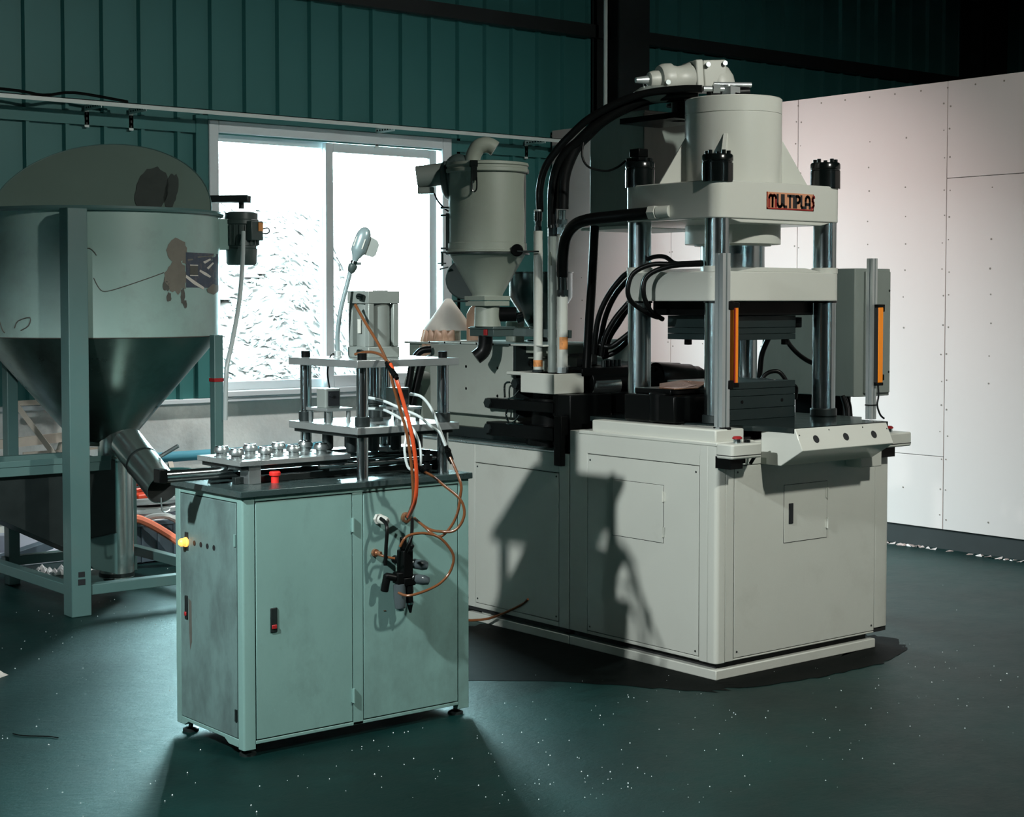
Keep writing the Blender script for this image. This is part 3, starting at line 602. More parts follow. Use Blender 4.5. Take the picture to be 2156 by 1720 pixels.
# columns, heads
CX = (4.845, 5.515); CY = (4.643, 5.10)
for x in CX:
    for y in CY:
        c = cyl((x, y, 1.0), (x, y, 1.84), 0.050, n=36).build('column', 'chrome_dark', PR)
        cyl((x, y, 1.0), (x, y, 1.035), 0.058).build('column_collar', 'dark_steel', c, bevel=0.004)
        n = MB().lathe((x, y, 1.985), [(0, 0), (0.064, 0), (0.064, 0.076), (0.061, 0.079), (0.061, 0.083), (0.064, 0.086), (0.064, 0.106), (0.060, 0.112), (0, 0.112)], n=32).build('column_nut', 'blacknut', PR)
        for k in range(5):
            a = 2*PI*k/5+0.7
            p = Vector((x+0.046*math.cos(a), y+0.046*math.sin(a), 2.095))
            cyl(p, p+Vector((0, 0, 0.018)), 0.009, n=10).build('bolt', 'blacknut', n)
hx0, hx1, hy0, hy1 = 4.789, 5.570, 4.587, 5.156
hp = rrect(hx0, hx1, hy0, hy1, 0.058, 8)
MB().prism(hp, 'z', 1.838, 1.992).build('upper_head', 'press_gloss', PR, bevel=0.004)
# thickened web under the head, between the corners
MB().prism([(4.86, 1.838), (4.93, 1.822), (5.43, 1.822), (5.50, 1.838)], 'y', hy0+0.006, hy1-0.006).build('head_web', 'press_gloss', PR, bevel=0.003)
# nameplate with lettering
MB().box(5.078, 5.372, hy0-0.002, hy0+0.001, 1.882, 1.953).build('nameplate', 'plate_tan', PR, smooth=False)
np_ = PR.children[-1]
def ribbon(m, pts, wd, y, x0, z0, sc):
    P = [Vector((x0+p[0]*sc[0], z0+p[1]*sc[1])) for p in pts]
    for a, b in zip(P[:-1], P[1:]):
        d = (b-a)
        if d.length < 1e-6: continue
        d.normalize(); nrm = Vector((-d.y, d.x))*wd/2; e = d*wd*0.30
        q = [a-nrm-e, b-nrm+e, b+nrm+e, a+nrm-e]
        m.add([(v.x, y, v.y) for v in q]+[(v.x, y+0.0012, v.y) for v in q], [(0, 1, 2, 3), (7, 6, 5, 4), (0, 4, 5, 1), (1, 5, 6, 2), (2, 6, 7, 3), (3, 7, 4, 0)])
arc = lambda cx, cy, rx, ry, a0, a1, n=6: [(cx+rx*math.cos(math.radians(a0+(a1-a0)*i/n)), cy+ry*math.sin(math.radians(a0+(a1-a0)*i/n))) for i in range(n+1)]
LET = {'M': ([[(0.05, 0), (0.05, .72)]+arc(.29, .72, .24, .22, 180, 0)+[(.53, 0)], [(.53, .72)]+arc(.76, .72, .24, .22, 180, 0)+[(1.0, 0)], [(.53, 0), (.53, .72)]], 1.05),
       'U': ([[(.05, 1), (.05, .25)]+arc(.36, .25, .31, .25, 180, 360)+[(.67, 1)]], .72),
       'L': ([[(.06, 1), (.06, .15), (.16, .03), (.48, .03)]], .50),
       'T': ([[(0, .95), (.66, .95)], [(.33, .95), (.33, 0)]], .66),
       'I': ([[(.1, 1), (.1, 0)]], .2),
       'P': ([[(.06, 0), (.06, .95), (.34, .95)]+arc(.34, .68, .27, .27, 90, -90)+[(.2, .41)]], .62),
       'A': ([[(.05, 0), (.05, .62)]+arc(.36, .62, .31, .36, 180, 0)+[(.67, 0)], [(.05, .32), (.67, .32)]], .72),
       'S': ([[(.50, .97), (.30, .93), (.20, .80), (.22, .62), (.36, .48), (.38, .25), (.30, .10), (.06, .04)]], .55)}
lx = 5.090; yl = hy0-0.0032; sh = 0.050; sw = 0.0430; zz = 1.893
for ch in 'MULTIPLAS':
    st_, wd_ = LET[ch]
    m = MB()
    for s_ in st_: ribbon(m, s_, 0.0118, yl, lx, zz, (sw, sh))
    m.build('letter', 'plate_red' if ch in 'MS' else 'plate_black', np_, smooth=False)
    lx += wd_*sw+0.0064
MB().box(5.078, 5.372, yl+0.0004, hy0-0.001, 1.882, 1.888).box(5.078, 5.083, yl+0.0004, hy0-0.001, 1.882, 1.953).box(5.367, 5.372, yl+0.0004, hy0-0.001, 1.882, 1.953).build('red_border', 'plate_red', np_, smooth=False)
# main cylinder with its fins
CC = Vector((5.18, 4.872, 0))
MB().lathe((CC.x, CC.y, 1.99), [(0, 0), (0.208, 0), (0.208, 0.304), (0.2055, 0.3045), (0.2055, 0.3075), (0.208, 0.308), (0.208, 0.370), (0.203, 0.375), (0, 0.375)], n=64).build('main_cylinder', 'press_gloss', PR)
for sx in (-1, 1):
    for sy in (-1, 1):
        d = Vector((sx*0.335, sy*0.228, 0)); d.normalize(); t = Vector((-d.y, d.x, 0))*0.010
        a = CC+d*0.20; b = CC+d*0.325
        q = [(a, 1.992), (b, 1.992), (b, 2.0), (a, 2.215)]
        if sy < 0 and sx < 0: q = [(a, 1.992), (CC+d*0.33, 1.992), (CC+d*0.33, 2.0), (a, 2.215)]
        vs = [p+t+Vector((0, 0, z)) for p, z in q]+[p-t+Vector((0, 0, z)) for p, z in q]
        MB().add(vs, [(0, 1, 2, 3), (7, 6, 5, 4), (0, 4, 5, 1), (1, 5, 6, 2), (2, 6, 7, 3), (3, 7, 4, 0)]).build('gusset', 'press_gloss', PR, bevel=0.002)
MB().lathe((CC.x, CC.y, 1.842), [(0, -0.105), (0.165, -0.105), (0.165, -0.098), (0.205, -0.098), (0.205, 0)], n=56).build('cylinder_gland', 'press', PR)
cyl((CC.x, CC.y, 1.63), (CC.x, CC.y, 1.745), 0.138, n=48).build('ram', 'chrome_dark', PR)
# moving plate, with raised boss lands
MB().prism(hp, 'z', 1.50, 1.622).build('moving_plate', 'press_gloss', PR, bevel=0.004)
MB().prism([(4.91, 1.622), (5.03, 1.640), (5.33, 1.640), (5.45, 1.622)], 'y', hy0+0.004, hy1-0.004).build('plate_crown', 'press_gloss', PR, bevel=0.002)
for x in CX:
    for y in CY: MB().lathe((x, y, 1.62), [(0, 0), (0.0565, 0), (0.0565, 0.022), (0.053, 0.024), (0, 0.024)], n=28).build('guide_bush', 'press_gloss', PR)
for x in CX:
    for y in CY: cyl((x, y, 1.492), (x, y, 1.50), 0.056, n=28).build('wiper_ring', 'blacknut', PR)
# moulds
um = MB().box(4.91, 5.47, 4.665, 5.085, 1.440, 1.5).build('upper_bolster', 'black', PR, bevel=0.003)
for k, (z0, z1, e) in enumerate(((1.388, 1.4385, 0.0), (1.362, 1.387, 0.0), (1.336, 1.361, 0.0))):
    MB().box(4.965-e, 5.395, 4.70, 5.05, z0, z1).build('upper_mould_plate', 'mould', PR, bevel=0.0015)
for x, y in ((5.36, 4.73), (5.02, 4.98), (5.02, 4.78)): MB().box(x-0.012, x+0.012, y-0.012, y+0.012, 1.312, 1.336).build('guide_pin', 'black', PR, bevel=0.002)
MB().box(5.395, 5.46, 4.72, 4.90, 1.385, 1.43).build('upper_clamp', 'black', PR, bevel=0.003)
for z0, z1 in ((1.0, 1.045), (1.0465, 1.098), (1.0995, 1.1285), (1.130, 1.158)):
    MB().box(4.965, 5.395, 4.70, 5.05, z0, z1).build('lower_mould_plate', 'mould', PR, bevel=0.0015)
screw_dots([(5.06, 4.70, 1.075), (5.31, 4.70, 1.075)], (0, -1, 0), 0.008, PR, 'black')
cl = MB().box(5.395, 5.435, 4.74, 5.0, 1.0, 1.12)
for k in range(4): cl.cyl((5.425, 4.76+0.07*k, 1.02), (5.425, 4.76+0.07*k, 1.125-0.012*(k % 2)), 0.014, n=12)
cl.tube([(5.395, 4.76, 1.12), (5.42, 4.74, 1.135), (5.45, 4.74, 1.12), (5.455, 4.75, 1.07)], 0.008, 8)
cl.build('mould_clamp', 'black', PR, bevel=0.002)
bx = MB()
for k in range(4): bx.box(5.30+0.02*k, 5.315+0.02*k, 4.74+0.03*k, 4.90, 1.158, 1.162)
bx.build('mould_insert', 'chrome', PR, smooth=False)
# oily tooling on the left of the mould
tl = MB().box(4.70, 4.962, 4.74, 5.04, 1.0, 1.11).box(4.74, 4.962, 4.80, 5.02, 1.11, 1.135).cyl((4.74, 4.86, 1.0), (4.74, 4.86, 1.12), 0.05, n=20).cyl((4.90, 4.70, 1.0), (4.90, 4.70, 1.09), 0.03, n=16)
tl.build('runner_block', 'black', PR, bevel=0.006)
MB().add([(4.76, 4.80, 1.138), (4.86, 4.76, 1.142), (4.955, 4.80, 1.160), (4.95, 4.95, 1.162), (4.85, 4.98, 1.150), (4.77, 4.90, 1.139), (4.76, 4.80, 1.134), (4.86, 4.76, 1.138), (4.955, 4.80, 1.156), (4.95, 4.95, 1.158), (4.85, 4.98, 1.146), (4.77, 4.90, 1.135)],
         [(0, 1, 2, 3, 4, 5), (11, 10, 9, 8, 7, 6), (0, 6, 7, 1), (1, 7, 8, 2), (2, 8, 9, 3), (3, 9, 10, 4), (4, 10, 11, 5), (5, 11, 6, 0)]).build('copper_sheet', 'copper', PR, smooth=False)
# aluminium posts carrying the orange light bars
def ext_post(x, y, z0, z1, s):
    q = 0.18*s; h = s/2
    g = 0.10*s; d = 0.22*s
    prof = [(-h, -h), (-g, -h), (-g, -h+d), (g, -h+d), (g, -h), (h, -h), (h, -g), (h-d, -g), (h-d, g), (h, g), (h, h), (g, h), (g, h-d), (-g, h-d), (-g, h), (-h, h), (-h, g), (-h+d, g), (-h+d, -g), (-h, -g)]
    return MB().prism([(x+a, y+b) for a, b in prof], 'z', z0, z1)
p1 = ext_post(4.723, 4.495, 0.945, 1.69, 0.043).build('light_bar_post', 'alu', PR, smooth=False)
p2 = ext_post(5.515, 4.385, 1.0, 1.68, 0.032).build('light_bar_post', 'alu', PR, smooth=False)
lb = MB().box(4.775, 4.803, 4.482, 4.508, 1.172, 1.476).build('light_bar', 'orange', PR, bevel=0.003)
MB().box(4.7755, 4.783, 4.479, 4.483, 1.175, 1.473).build('light_bar_lens', 'darkred', lb, smooth=False)
MB().box(4.742, 4.805, 4.478, 4.512, 1.474, 1.494).box(4.742, 4.805, 4.478, 4.512, 1.155, 1.174).box(4.735, 4.765, 4.47, 4.515, 1.465, 1.50).box(4.735, 4.765, 4.47, 4.515, 1.15, 1.185).build('bracket', 'black', lb, bevel=0.003)
MB().box(4.720, 4.74, 4.46, 4.475, 0.99, 0.998).box(4.699, 4.747, 4.471, 4.519, 0.994, 0.999).build('cable_tie', 'rubber', p1, smooth=False)
gs = MB().add([(4.68, 4.485, 0.945), (4.70, 4.485, 0.945), (4.70, 4.485, 1.0), (4.68, 4.505, 0.945), (4.70, 4.505, 0.945), (4.70, 4.505, 1.0), (4.66, 4.485, 0.945), (4.66, 4.505, 0.945)],
              [(6, 1, 2), (7, 5, 4), (6, 7, 4, 1), (1, 4, 5, 2), (2, 5, 7, 6)])
gs.build('post_foot', 'alu', p1, smooth=False)
tube([(4.745, 4.495, 1.15), (4.752, 4.49, 1.05), (4.75, 4.485, 0.99), (4.79, 4.47, 0.955), (4.86, 4.47, 0.952)], 0.005, 8).build('cable', 'rubber', lb)
rb_ = MB().box(5.520, 5.552, 4.352, 4.378, 1.155, 1.475).build('light_bar', 'orange', PR, bevel=0.003)
MB().box(5.511, 5.520, 4.354, 4.370, 1.157, 1.473).build('light_bar_side', 'gasket', rb_, smooth=False)
MB().box(5.512, 5.560, 4.350, 4.382, 1.474, 1.486).box(5.552, 5.562, 4.352, 4.378, 1.455, 1.48).box(5.514, 5.556, 4.352, 4.38, 1.143, 1.156).box(5.552, 5.562, 4.352, 4.378, 1.165, 1.19).build('bracket', 'black', rb_, bevel=0.002)
tube([(5.53, 4.36, 1.145), (5.53, 4.357, 1.10), (5.526, 4.36, 1.06), (5.54, 4.355, 1.02), (5.56, 4.35, 1.003)], 0.004, 8).build('cable', 'rubber', rb_)
MB().box(5.497, 5.533, 4.367, 4.403, 1.058, 1.063).build('cable_tie', 'rubber', p2, smooth=False)
# oil tank behind the head
tk = MB().box(5.20, 5.62, 5.45, 5.82, 1.85, 2.368).build('oil_tank', 'oiltank', PR, bevel=0.004)
MB().box(5.195, 5.63, 5.44, 5.83, 2.362, 2.376).build('tank_lid', 'oiltank', tk, bevel=0.002)
MB().box(5.16, 5.64, 5.42, 5.84, 1.835, 1.85).box(5.20, 5.60, 5.156, 5.45, 1.86, 1.90).build('tank_shelf', 'press', PR, bevel=0.002)
# prefill valve and motor on top
ax = Vector((0.94, -0.33, 0.07)).normalized()
v0 = Vector((4.965, 5.24, 2.470))
vv = MB().lathe(v0, [(0, 0.045), (0.022, 0.045), (0.034, 0.052), (0.040, 0.075), (0.040, 0.095), (0.060, 0.10), (0.068, 0.115), (0.070, 0.135), (0.070, 0.155), (0.062, 0.16), (0.056, 0.19), (0.060, 0.215), (0.066, 0.235), (0.072, 0.25), (0, 0.25)], ax, 28)
vb = vv.build('prefill_valve', 'press', PR)
cyl(v0-ax*0.012, v0+ax*0.05, 0.012, 0.020, 16).build('valve_tip', 'alu', vb)
tube([v0+ax*0.02+Vector((0, 0, -0.01)), v0+ax*0.03+Vector((0.01, 0, -0.045)), v0+ax*0.06+Vector((0.02, 0, -0.055))], 0.004, 6).build('bleed_wire', 'chrome', vb)
bd = MB()
sd = ax.cross(Vector((0, 0, 1))).normalized(); upv = sd.cross(ax)
def obox(m, c0, c1, hw, zlo, zhi):
    vs = []
    for c in (c0, c1):
        for a, b in ((-hw, zlo), (hw, zlo), (hw, zhi), (-hw, zhi)): vs.append(c+sd*a+upv*b)
    m.add(vs, [(0, 3, 2, 1), (4, 5, 6, 7), (0, 1, 5, 4), (1, 2, 6, 5), (2, 3, 7, 6), (3, 0, 4, 7)])
obox(bd, v0+ax*0.25, v0+ax*0.285, 0.075, -0.065, 0.075)
obox(bd, v0+ax*0.288, v0+ax*0.40, 0.070, -0.060, 0.072)
bd.build('valve_block', 'press', vb, bevel=0.006)
MB().lathe(v0+ax*0.385+upv*(-0.06), [(0.082, 0), (0.080, 0.03), (0.074, 0.065), (0.055, 0.10), (0.03, 0.118), (0, 0.122)], upv, 28).build('valve_dome', 'press', vb)
for c, dn in ((v0+ax*0.305+upv*0.05-sd*-0.07, 1), (v0+ax*0.12+upv*0.045, 1), (v0+ax*0.115+sd*0.05-upv*0.02, 1), (v0+ax*0.39+upv*0.055+sd*0.066, 1)):
    q = sd if dn else ax
    cyl(c, c+sd*0.022-ax*0.004, 0.011, n=10).build('bolt', 'steel', vb)
MB().lathe(v0+ax*0.07-upv*0.10, [(0.0, 0.0), (0.055, 0.0), (0.085, 0.02), (0.09, 0.05), (0.055, 0.07), (0, 0.07)], upv, 24).build('valve_foot', 'oiltank', vb)
MB().lathe((5.24, 5.26, 2.376), [(0, 0), (0.06, 0), (0.06, 0.012), (0.035, 0.015), (0.035, 0.05), (0.05, 0.052), (0.05, 0.065), (0, 0.065)], n=20).cyl((5.16, 5.18, 2.30), (5.16, 5.18, 2.40), 0.035, n=16).box(5.05, 5.30, 5.10, 5.45, 2.30, 2.325).build('valve_pipe', 'black', vb)
fb = MB().cyl((5.10, 4.975, 2.417), (5.185, 4.92, 2.417), 0.013, n=12).cyl((5.135, 4.952, 2.417), (5.16, 4.935, 2.417), 0.022, n=6)
fb.cyl((5.19, 4.915, 2.36), (5.19, 4.915, 2.435), 0.02, n=12).box(5.17, 5.23, 4.88, 4.93, 2.365, 2.425).cyl((5.16, 4.97, 2.44), (5.30, 4.88, 2.44), 0.011, n=10)
fb.build('pipe_fitting', 'alu', vb)
tube([(5.295, 4.92, 2.36), (5.295, 4.92, 2.425), (5.278, 4.925, 2.435), (5.24, 4.93, 2.432)], 0.013, 10, 2).build('return_pipe', 'press', vb)
MB().cyl((5.14, 4.98, 2.40), (5.30, 4.90, 2.41), 0.03, n=14).box(5.20, 5.31, 4.88, 4.99, 2.365, 2.40).build('valve_body', 'black', vb)
# limit switch on the rear left nut
MB().box(4.80, 4.855, 5.06, 5.12, 2.115, 2.15).box(4.79, 4.86, 5.05, 5.13, 2.098, 2.112).build('limit_switch', 'black', PR, bevel=0.003)

# electrical cabinet on a stand at the right rear
EC = thing('control_cabinet', 'grey upright control cabinet on a dark stand behind the right column of the press', 'cabinet', (6.2, 5.2, 0))
eb = MB().prism([(6.12, 4.97), (6.15, 4.95), (6.362, 4.95), (6.362, 5.55), (6.12, 5.55)], 'z', 1.045, 1.655).build('cabinet_body', 'oiltank', EC, bevel=0.003)
MB().box(6.165, 6.35, 4.936, 4.952, 1.06, 1.642).build('cabinet_door', 'oiltank', EC, bevel=0.004)
cyl((6.18, 4.936, 1.09), (6.18, 4.92, 1.09), 0.013, n=14).build('knob', 'blacknut', EC)
screw_dots([(6.34, 4.936, 1.55), (6.34, 4.936, 1.16)], (0, -1, 0), 0.006, EC)
MB().box(6.20, 6.26, 5.10, 5.40, 0.03, 1.045).build('stand_post', 'black', EC, smooth=False)
MB().box(6.10, 6.36, 5.00, 5.50, 0.0, 0.03).build('stand_foot', 'black', EC, smooth=False)
for k, x in enumerate((6.10, 6.145, 6.20)):
    tube([(x, 5.02+0.03*k, 1.05), (x+0.008, 5.0+0.03*k, 0.95), (x+0.01, 5.03+0.02*k, 0.7), (x, 5.06+0.02*k, 0.02)], 0.012, 8).build('cable', 'rubber', EC)

# ================================================================== injection unit beside the press
IU = thing('injection_unit', 'long grey injection unit with black oily barrel and grey drive housing left of the press', 'machine', (4.95, 5.95, 0))
MB().box(XL+0.008, 5.55, 5.325, 6.52, 0.05, 0.825).build('base_cabinet', 'gasket', IU, smooth=False)
MB().box(XL, 5.5, 5.325, 6.05, 0.0, 0.04).build('plinth', 'press', IU, bevel=0.004)
f2 = MB()
f2.box(XL, XL+0.03, 5.324, 5.392, 0.066, 0.835).box(XL, XL+0.03, 5.392, 5.994, 0.748, 0.835).box(XL, XL+0.03, 5.994, 6.52, 0.066, 0.835).box(XL, XL+0.03, 5.392, 5.994, 0.066, 0.088)
f2.build('frame', 'press', IU, bevel=0.003)
f2p = box(XL, XL+0.02, 5.395, 5.991, 0.0905, 0.745).build('access_panel', 'press', IU, bevel=0.0015)
screw_dots([(XL, 5.41, 0.11), (XL, 5.975, 0.11), (XL, 5.975, 0.73), (XL, 5.41, 0.73)], (-1, 0, 0), 0.0045, f2p)
MB().box(XL-0.01, 5.56, 5.40, 6.53, 0.835, 0.846).build('deck_plate', 'plate_top', IU, bevel=0.003)
MB().box(XL+0.02, 5.5, 5.42, 6.50, 0.846, 0.850).build('oily_deck', 'tabletop', IU, smooth=False)
for y in (5.90, 6.42): MB().box(XL+0.02, XL+0.09, y, y+0.07, 0.012, 0.066).cyl((XL+0.055, y+0.035, 0), (XL+0.055, y+0.035, 0.02), 0.045, n=16).build('foot', 'press', IU, bevel=0.003)
# drive housing
hb = MB().box(4.70, 5.20, 5.785, 6.43, 0.965, 1.296).build('drive_housing', 'housing', IU, bevel=0.004)
MB().box(4.693, 5.21, 5.56, 6.44, 1.2965, 1.304).build('housing_lid', 'white_metal', hb, bevel=0.002)
screw_dots([(4.693, 5.80+0.125*k, 1.300) for k in range(6)], (-1, 0, 0), 0.005, hb, 'black')
screw_dots([(4.70, 5.90, 1.19), (4.70, 6.14, 1.19), (4.70, 5.90, 1.06), (4.70, 6.14, 1.085)], (-1, 0, 0), 0.007, hb, 'black')
MB().prism([(5.80, 0.965), (6.42, 0.965), (6.40, 0.90), (6.05, 0.90), (5.98, 0.935), (5.80, 0.935)], 'x', 4.74, 5.16).build('carriage', 'graybox', hb, bevel=0.003)
MB().box(4.72, 5.2, 5.46, 6.45, 0.85, 0.90).build('slide_rail', 'dark_steel', IU, bevel=0.003)
MB().box(4.70, 5.2, 5.765, 5.785, 0.965, 1.296).build('front_plate', 'dark_steel', hb, smooth=False)
MB().box(4.80, 4.98, 5.66, 5.765, 1.12, 1.245).box(4.82, 4.95, 5.68, 5.765, 1.245, 1.28).box(4.77, 5.0, 5.64, 5.765, 1.236, 1.243).build('gear_cover', 'graybox', hb, bevel=0.005)
MB().box(4.76, 5.15, 5.55, 5.78, 1.262, 1.296).build('top_beam', 'graybox', hb, bevel=0.003)
MB().lathe((4.772, 5.745, 1.215), [(0.012, -0.004), (0.016, -0.004), (0.016, 0.004), (0.012, 0.004)], (1, 0, 0), 16, closed=True).build('eye_ring', 'black', hb)
# lifting lug with a long slot
lug = MB()
def lug_ring(x):
    o = []; i = []
    yc, zb, zt = 6.575, 0.905, 1.075
    for k in range(13):
        a = PI*k/12
        o.append((yc-0.075*math.cos(a), zt+0.075*math.sin(a))); i.append((yc-0.036*math.cos(a), zt+0.036*math.sin(a)))
    o = [(yc-0.090, zb)]+o+[(yc+0.090, zb)]; i = [(yc-0.036, zb+0.11)]+i+[(yc+0.036, zb+0.11)]
    return o, i
o_, i_ = lug_ring(0); n_ = len(o_)
vs = [(4.70, *p) for p in o_]+[(4.70, *p) for p in i_]+[(4.78, *p) for p in o_]+[(4.78, *p) for p in i_]
fs = []
for k in range(n_):
    k2 = (k+1) % n_
    fs += [(k, k2, n_+k2, n_+k), (2*n_+k, 3*n_+k, 3*n_+k2, 2*n_+k2), (k, 2*n_+k, 2*n_+k2, k2), (n_+k, n_+k2, 3*n_+k2, 3*n_+k)]
lg = MB().add(vs, fs).build('lifting_lug', 'graybox', IU)
cyl((4.655, 6.575, 1.02), (4.70, 6.575, 1.02), 0.045, n=28).build('lug_boss', 'graybox', lg, bevel=0.004)
MB().box(4.70, 4.80, 6.44, 6.70, 0.85, 0.91).build('lug_base', 'graybox', lg, bevel=0.003)
# black screw barrel and tie plates, all oily black
bk = MB()
bk.lathe((4.79, 5.62, 0.85), [(0, 0), (0.115, 0), (0.115, 0.05), (0.09, 0.055), (0.09, 0.15), (0.105, 0.155), (0.105, 0.21), (0.085, 0.215), (0.085, 0.25), (0.11, 0.255), (0.11, 0.295), (0, 0.295)], n=28)
bk.build('vertical_barrel', 'black', IU)
for (z0, z1, ye, x0) in ((1.005, 1.052, 5.93, 4.655), (0.880, 0.942, 5.93, 4.655), (1.100, 1.150, 5.74, 4.665)):
    p = MB().box(x0, 4.93, 5.45, ye, z0, z1).build('tie_plate', 'black', IU, bevel=0.004)
    MB().cyl((x0+0.03, ye+0.03, (z0+z1)/2), (x0+0.03, ye-0.01, (z0+z1)/2), 0.022, n=6).cyl((x0-0.012, ye-0.02, (z0+z1)/2), (x0+0.01, ye-0.02, (z0+z1)/2), 0.023, n=6).build('nut', 'dark_steel', p)
wire = MB().tube([(4.66, 5.76, 1.13), (4.655, 5.79, 1.12), (4.655, 5.79, 1.06)], 0.005, 6).tube([(4.66, 5.78, 1.01), (4.655, 5.78, 0.98), (4.66, 5.77, 0.945)], 0.005, 6)
for k in range(2):
    z = 1.055-0.115*k
    wire.tube([(4.65, 5.76, z), (4.65, 5.72, z+0.012), (4.66, 5.69, z+0.045)], 0.0035, 6).tube([(4.66, 5.79, z), (4.65, 5.73, z+0.004), (4.66, 5.66, z+0.002)], 0.003, 6)
wire.build('clamp_wire', 'chrome', IU)
MB().box(4.64, 4.815, 5.425, 5.66, 1.090, 1.180).box(4.655, 5.0, 5.43, 5.78, 1.165, 1.180).build('cylinder_block', 'press', IU, bevel=0.004)
MB().box(4.615, 4.66, 5.352, 5.40, 0.78, 1.0).box(4.655, 4.90, 5.335, 5.43, 0.85, 1.09).box(4.66, 4.87, 5.36, 5.46, 0.99, 1.088).build('nozzle_block', 'black', IU, bevel=0.004)
MB().box(4.85, 5.60, 5.35, 5.55, 1.0, 1.09).box(4.80, 5.25, 5.42, 5.60, 1.165, 1.20).cyl((4.86, 5.47, 1.135), (5.30, 5.47, 1.135), 0.062, n=24).build('barrel_beam', 'black', IU, bevel=0.004)
MB().lathe((4.865, 5.455, 1.12), [(0, 0), (0.045, 0), (0.052, 0.01), (0.052, 0.16), (0.04, 0.17)], (1, 0, 0), 28).build('barrel_sleeve', 'stainless', IU)
MB().lathe((5.25, 5.42, 1.155), [(0.062, 0), (0.062, 0.22), (0.055, 0.23), (0.055, 0.27), (0.044, 0.30), (0.036, 0.34), (0.036, 0.36), (0.026, 0.37), (0.026, 0.42), (0.02, 0.43), (0, 0.43)], (1, 0, -0.06), 24).build('nozzle', 'black', IU)
MB().lathe((5.62, 6.10, 1.02), [(0.15, 0), (0.15, 0.19), (0.145, 0.22), (0.11, 0.265), (0.05, 0.285), (0, 0.288)], n=28).build('motor_dome', 'oiltank', IU)
MB().box(5.10, 5.62, 5.62, 6.3, 0.85, 1.20).build('manifold', 'black', IU, bevel=0.006)
for k in range(5):
    x, y = 5.0+0.035*k, 5.50+0.012*k
    cyl((x, y, 1.17), (x, y, 1.23), 0.011, n=10).build('hose_fitting', 'dark_steel', IU)
# upright pipes of the hydraulic circuit
pp = cyl((4.712, 5.622, 1.18), (4.712, 5.622, 1.815), 0.0205, n=20).build('riser_pipe', 'white_metal', IU)
MB().cyl((4.712, 5.622, 1.205), (4.712, 5.622, 1.235), 0.0212, n=20).build('pipe_band', 'label_orange', pp)
MB().cyl((4.712, 5.622, 1.81), (4.712, 5.622, 1.835), 0.017, n=6).cyl((4.712, 5.622, 1.835), (4.712, 5.622, 1.86), 0.014, n=16).cyl((4.712, 5.622, 1.86), (4.714, 5.624, 1.905), 0.018, n=16).build('hose_ferrule', 'blacknut', pp)
cyl((4.712, 5.622, 1.903), (4.712, 5.622, 1.911), 0.0185, n=16).build('ferrule_ring', 'alu', pp)
cyl((4.712, 5.622, 1.178), (4.712, 5.622, 1.192), 0.026, n=8).build('pipe_nut', 'dark_steel', pp)
pp = cyl((4.742, 5.560, 1.18), (4.742, 5.560, 1.80), 0.019, n=20).build('riser_pipe', 'oiltank', IU); pp['label'] = 'dark grey middle riser pipe'
MB().cyl((4.742, 5.560, 1.79), (4.742, 5.560, 1.825), 0.022, n=6).cyl((4.742, 5.560, 1.825), (4.743, 5.562, 1.85), 0.019, n=16).build('hose_ferrule', 'blacknut', pp)
MB().box(4.723, 4.727, 5.545, 5.563, 1.66, 1.72).build('pipe_label', 'graybox', pp, smooth=False)
pp = cyl((4.752, 5.500, 1.18), (4.752, 5.500, 1.525), 0.0235, n=24).build('riser_pipe', 'white_metal', IU)
MB().lathe((4.752, 5.500, 1.285), [(0.0243, 0), (0.0243, 0.055)], n=16, a0=3.4, a1=5.6).build('pipe_label', 'label_orange', pp)
MB().cyl((4.752, 5.500, 1.52), (4.752, 5.500, 1.55), 0.027, n=6).cyl((4.752, 5.500, 1.55), (4.752, 5.502, 1.625), 0.022, n=16).build('hose_ferrule', 'blacknut', pp)
cyl((4.752, 5.500, 1.178), (4.752, 5.500, 1.205), 0.026, n=8).build('pipe_nut', 'alu', pp)
pp = cyl((4.772, 5.535, 1.18), (4.772, 5.535, 1.80), 0.0185, n=20).build('riser_pipe', 'white_metal', IU)
MB().cyl((4.77, 5.53, 1.80), (4.77, 5.53, 1.83), 0.024, n=6).cyl((4.768, 5.525, 1.83), (4.762, 5.515, 1.905), 0.018, n=16).cyl((4.766, 5.52, 1.845), (4.765, 5.517, 1.865), 0.025, n=6).build('hose_ferrule', 'chrome_dark', pp)
# tray and parts on the housing
tray = MB().box(4.82, 5.22, 6.44, 6.82, 1.285, 1.296).build('rear_tray', 'white_metal', IU, bevel=0.002)
MB().box(4.84, 4.87, 6.46, 6.80, 0.846, 1.285).box(5.17, 5.20, 6.46, 6.80, 0.846, 1.285).build('tray_leg', 'graybox', IU, smooth=False)

# cone cover over a peach coloured bag, on the tray
cb = thing('cone_cover', 'dusty white cone cover over a peach bag beside the window', 'cover', (4.97, 6.64, 1.296))
MB().lathe((4.97, 6.64, 1.297), [(0.128, 0.055), (0.125, 0.066), (0.018, 0.212), (0.008, 0.216), (0, 0.216)], n=36).build('cone', 'cone_white', cb)
sk = MB()
for k in range(25):
    a = 2.2+k*2.1/24; r = 0.126+0.007*math.sin(k*1.7)
    zb = 1.20+0.10*abs(k-8)/16
    sk.v += [(4.97+r*math.cos(a), 6.64+r*math.sin(a), 1.356), (4.97+(r+0.03)*math.cos(a), 6.64+(r+0.03)*math.sin(a), zb)]
sk.f += [(2*k, 2*k+1, 2*k+3, 2*k+2) for k in range(24)]
so = sk.build('bag_skirt', 'peach', cb); sm_ = so.modifiers.new('th', 'SOLIDIFY'); sm_.thickness = 0.003
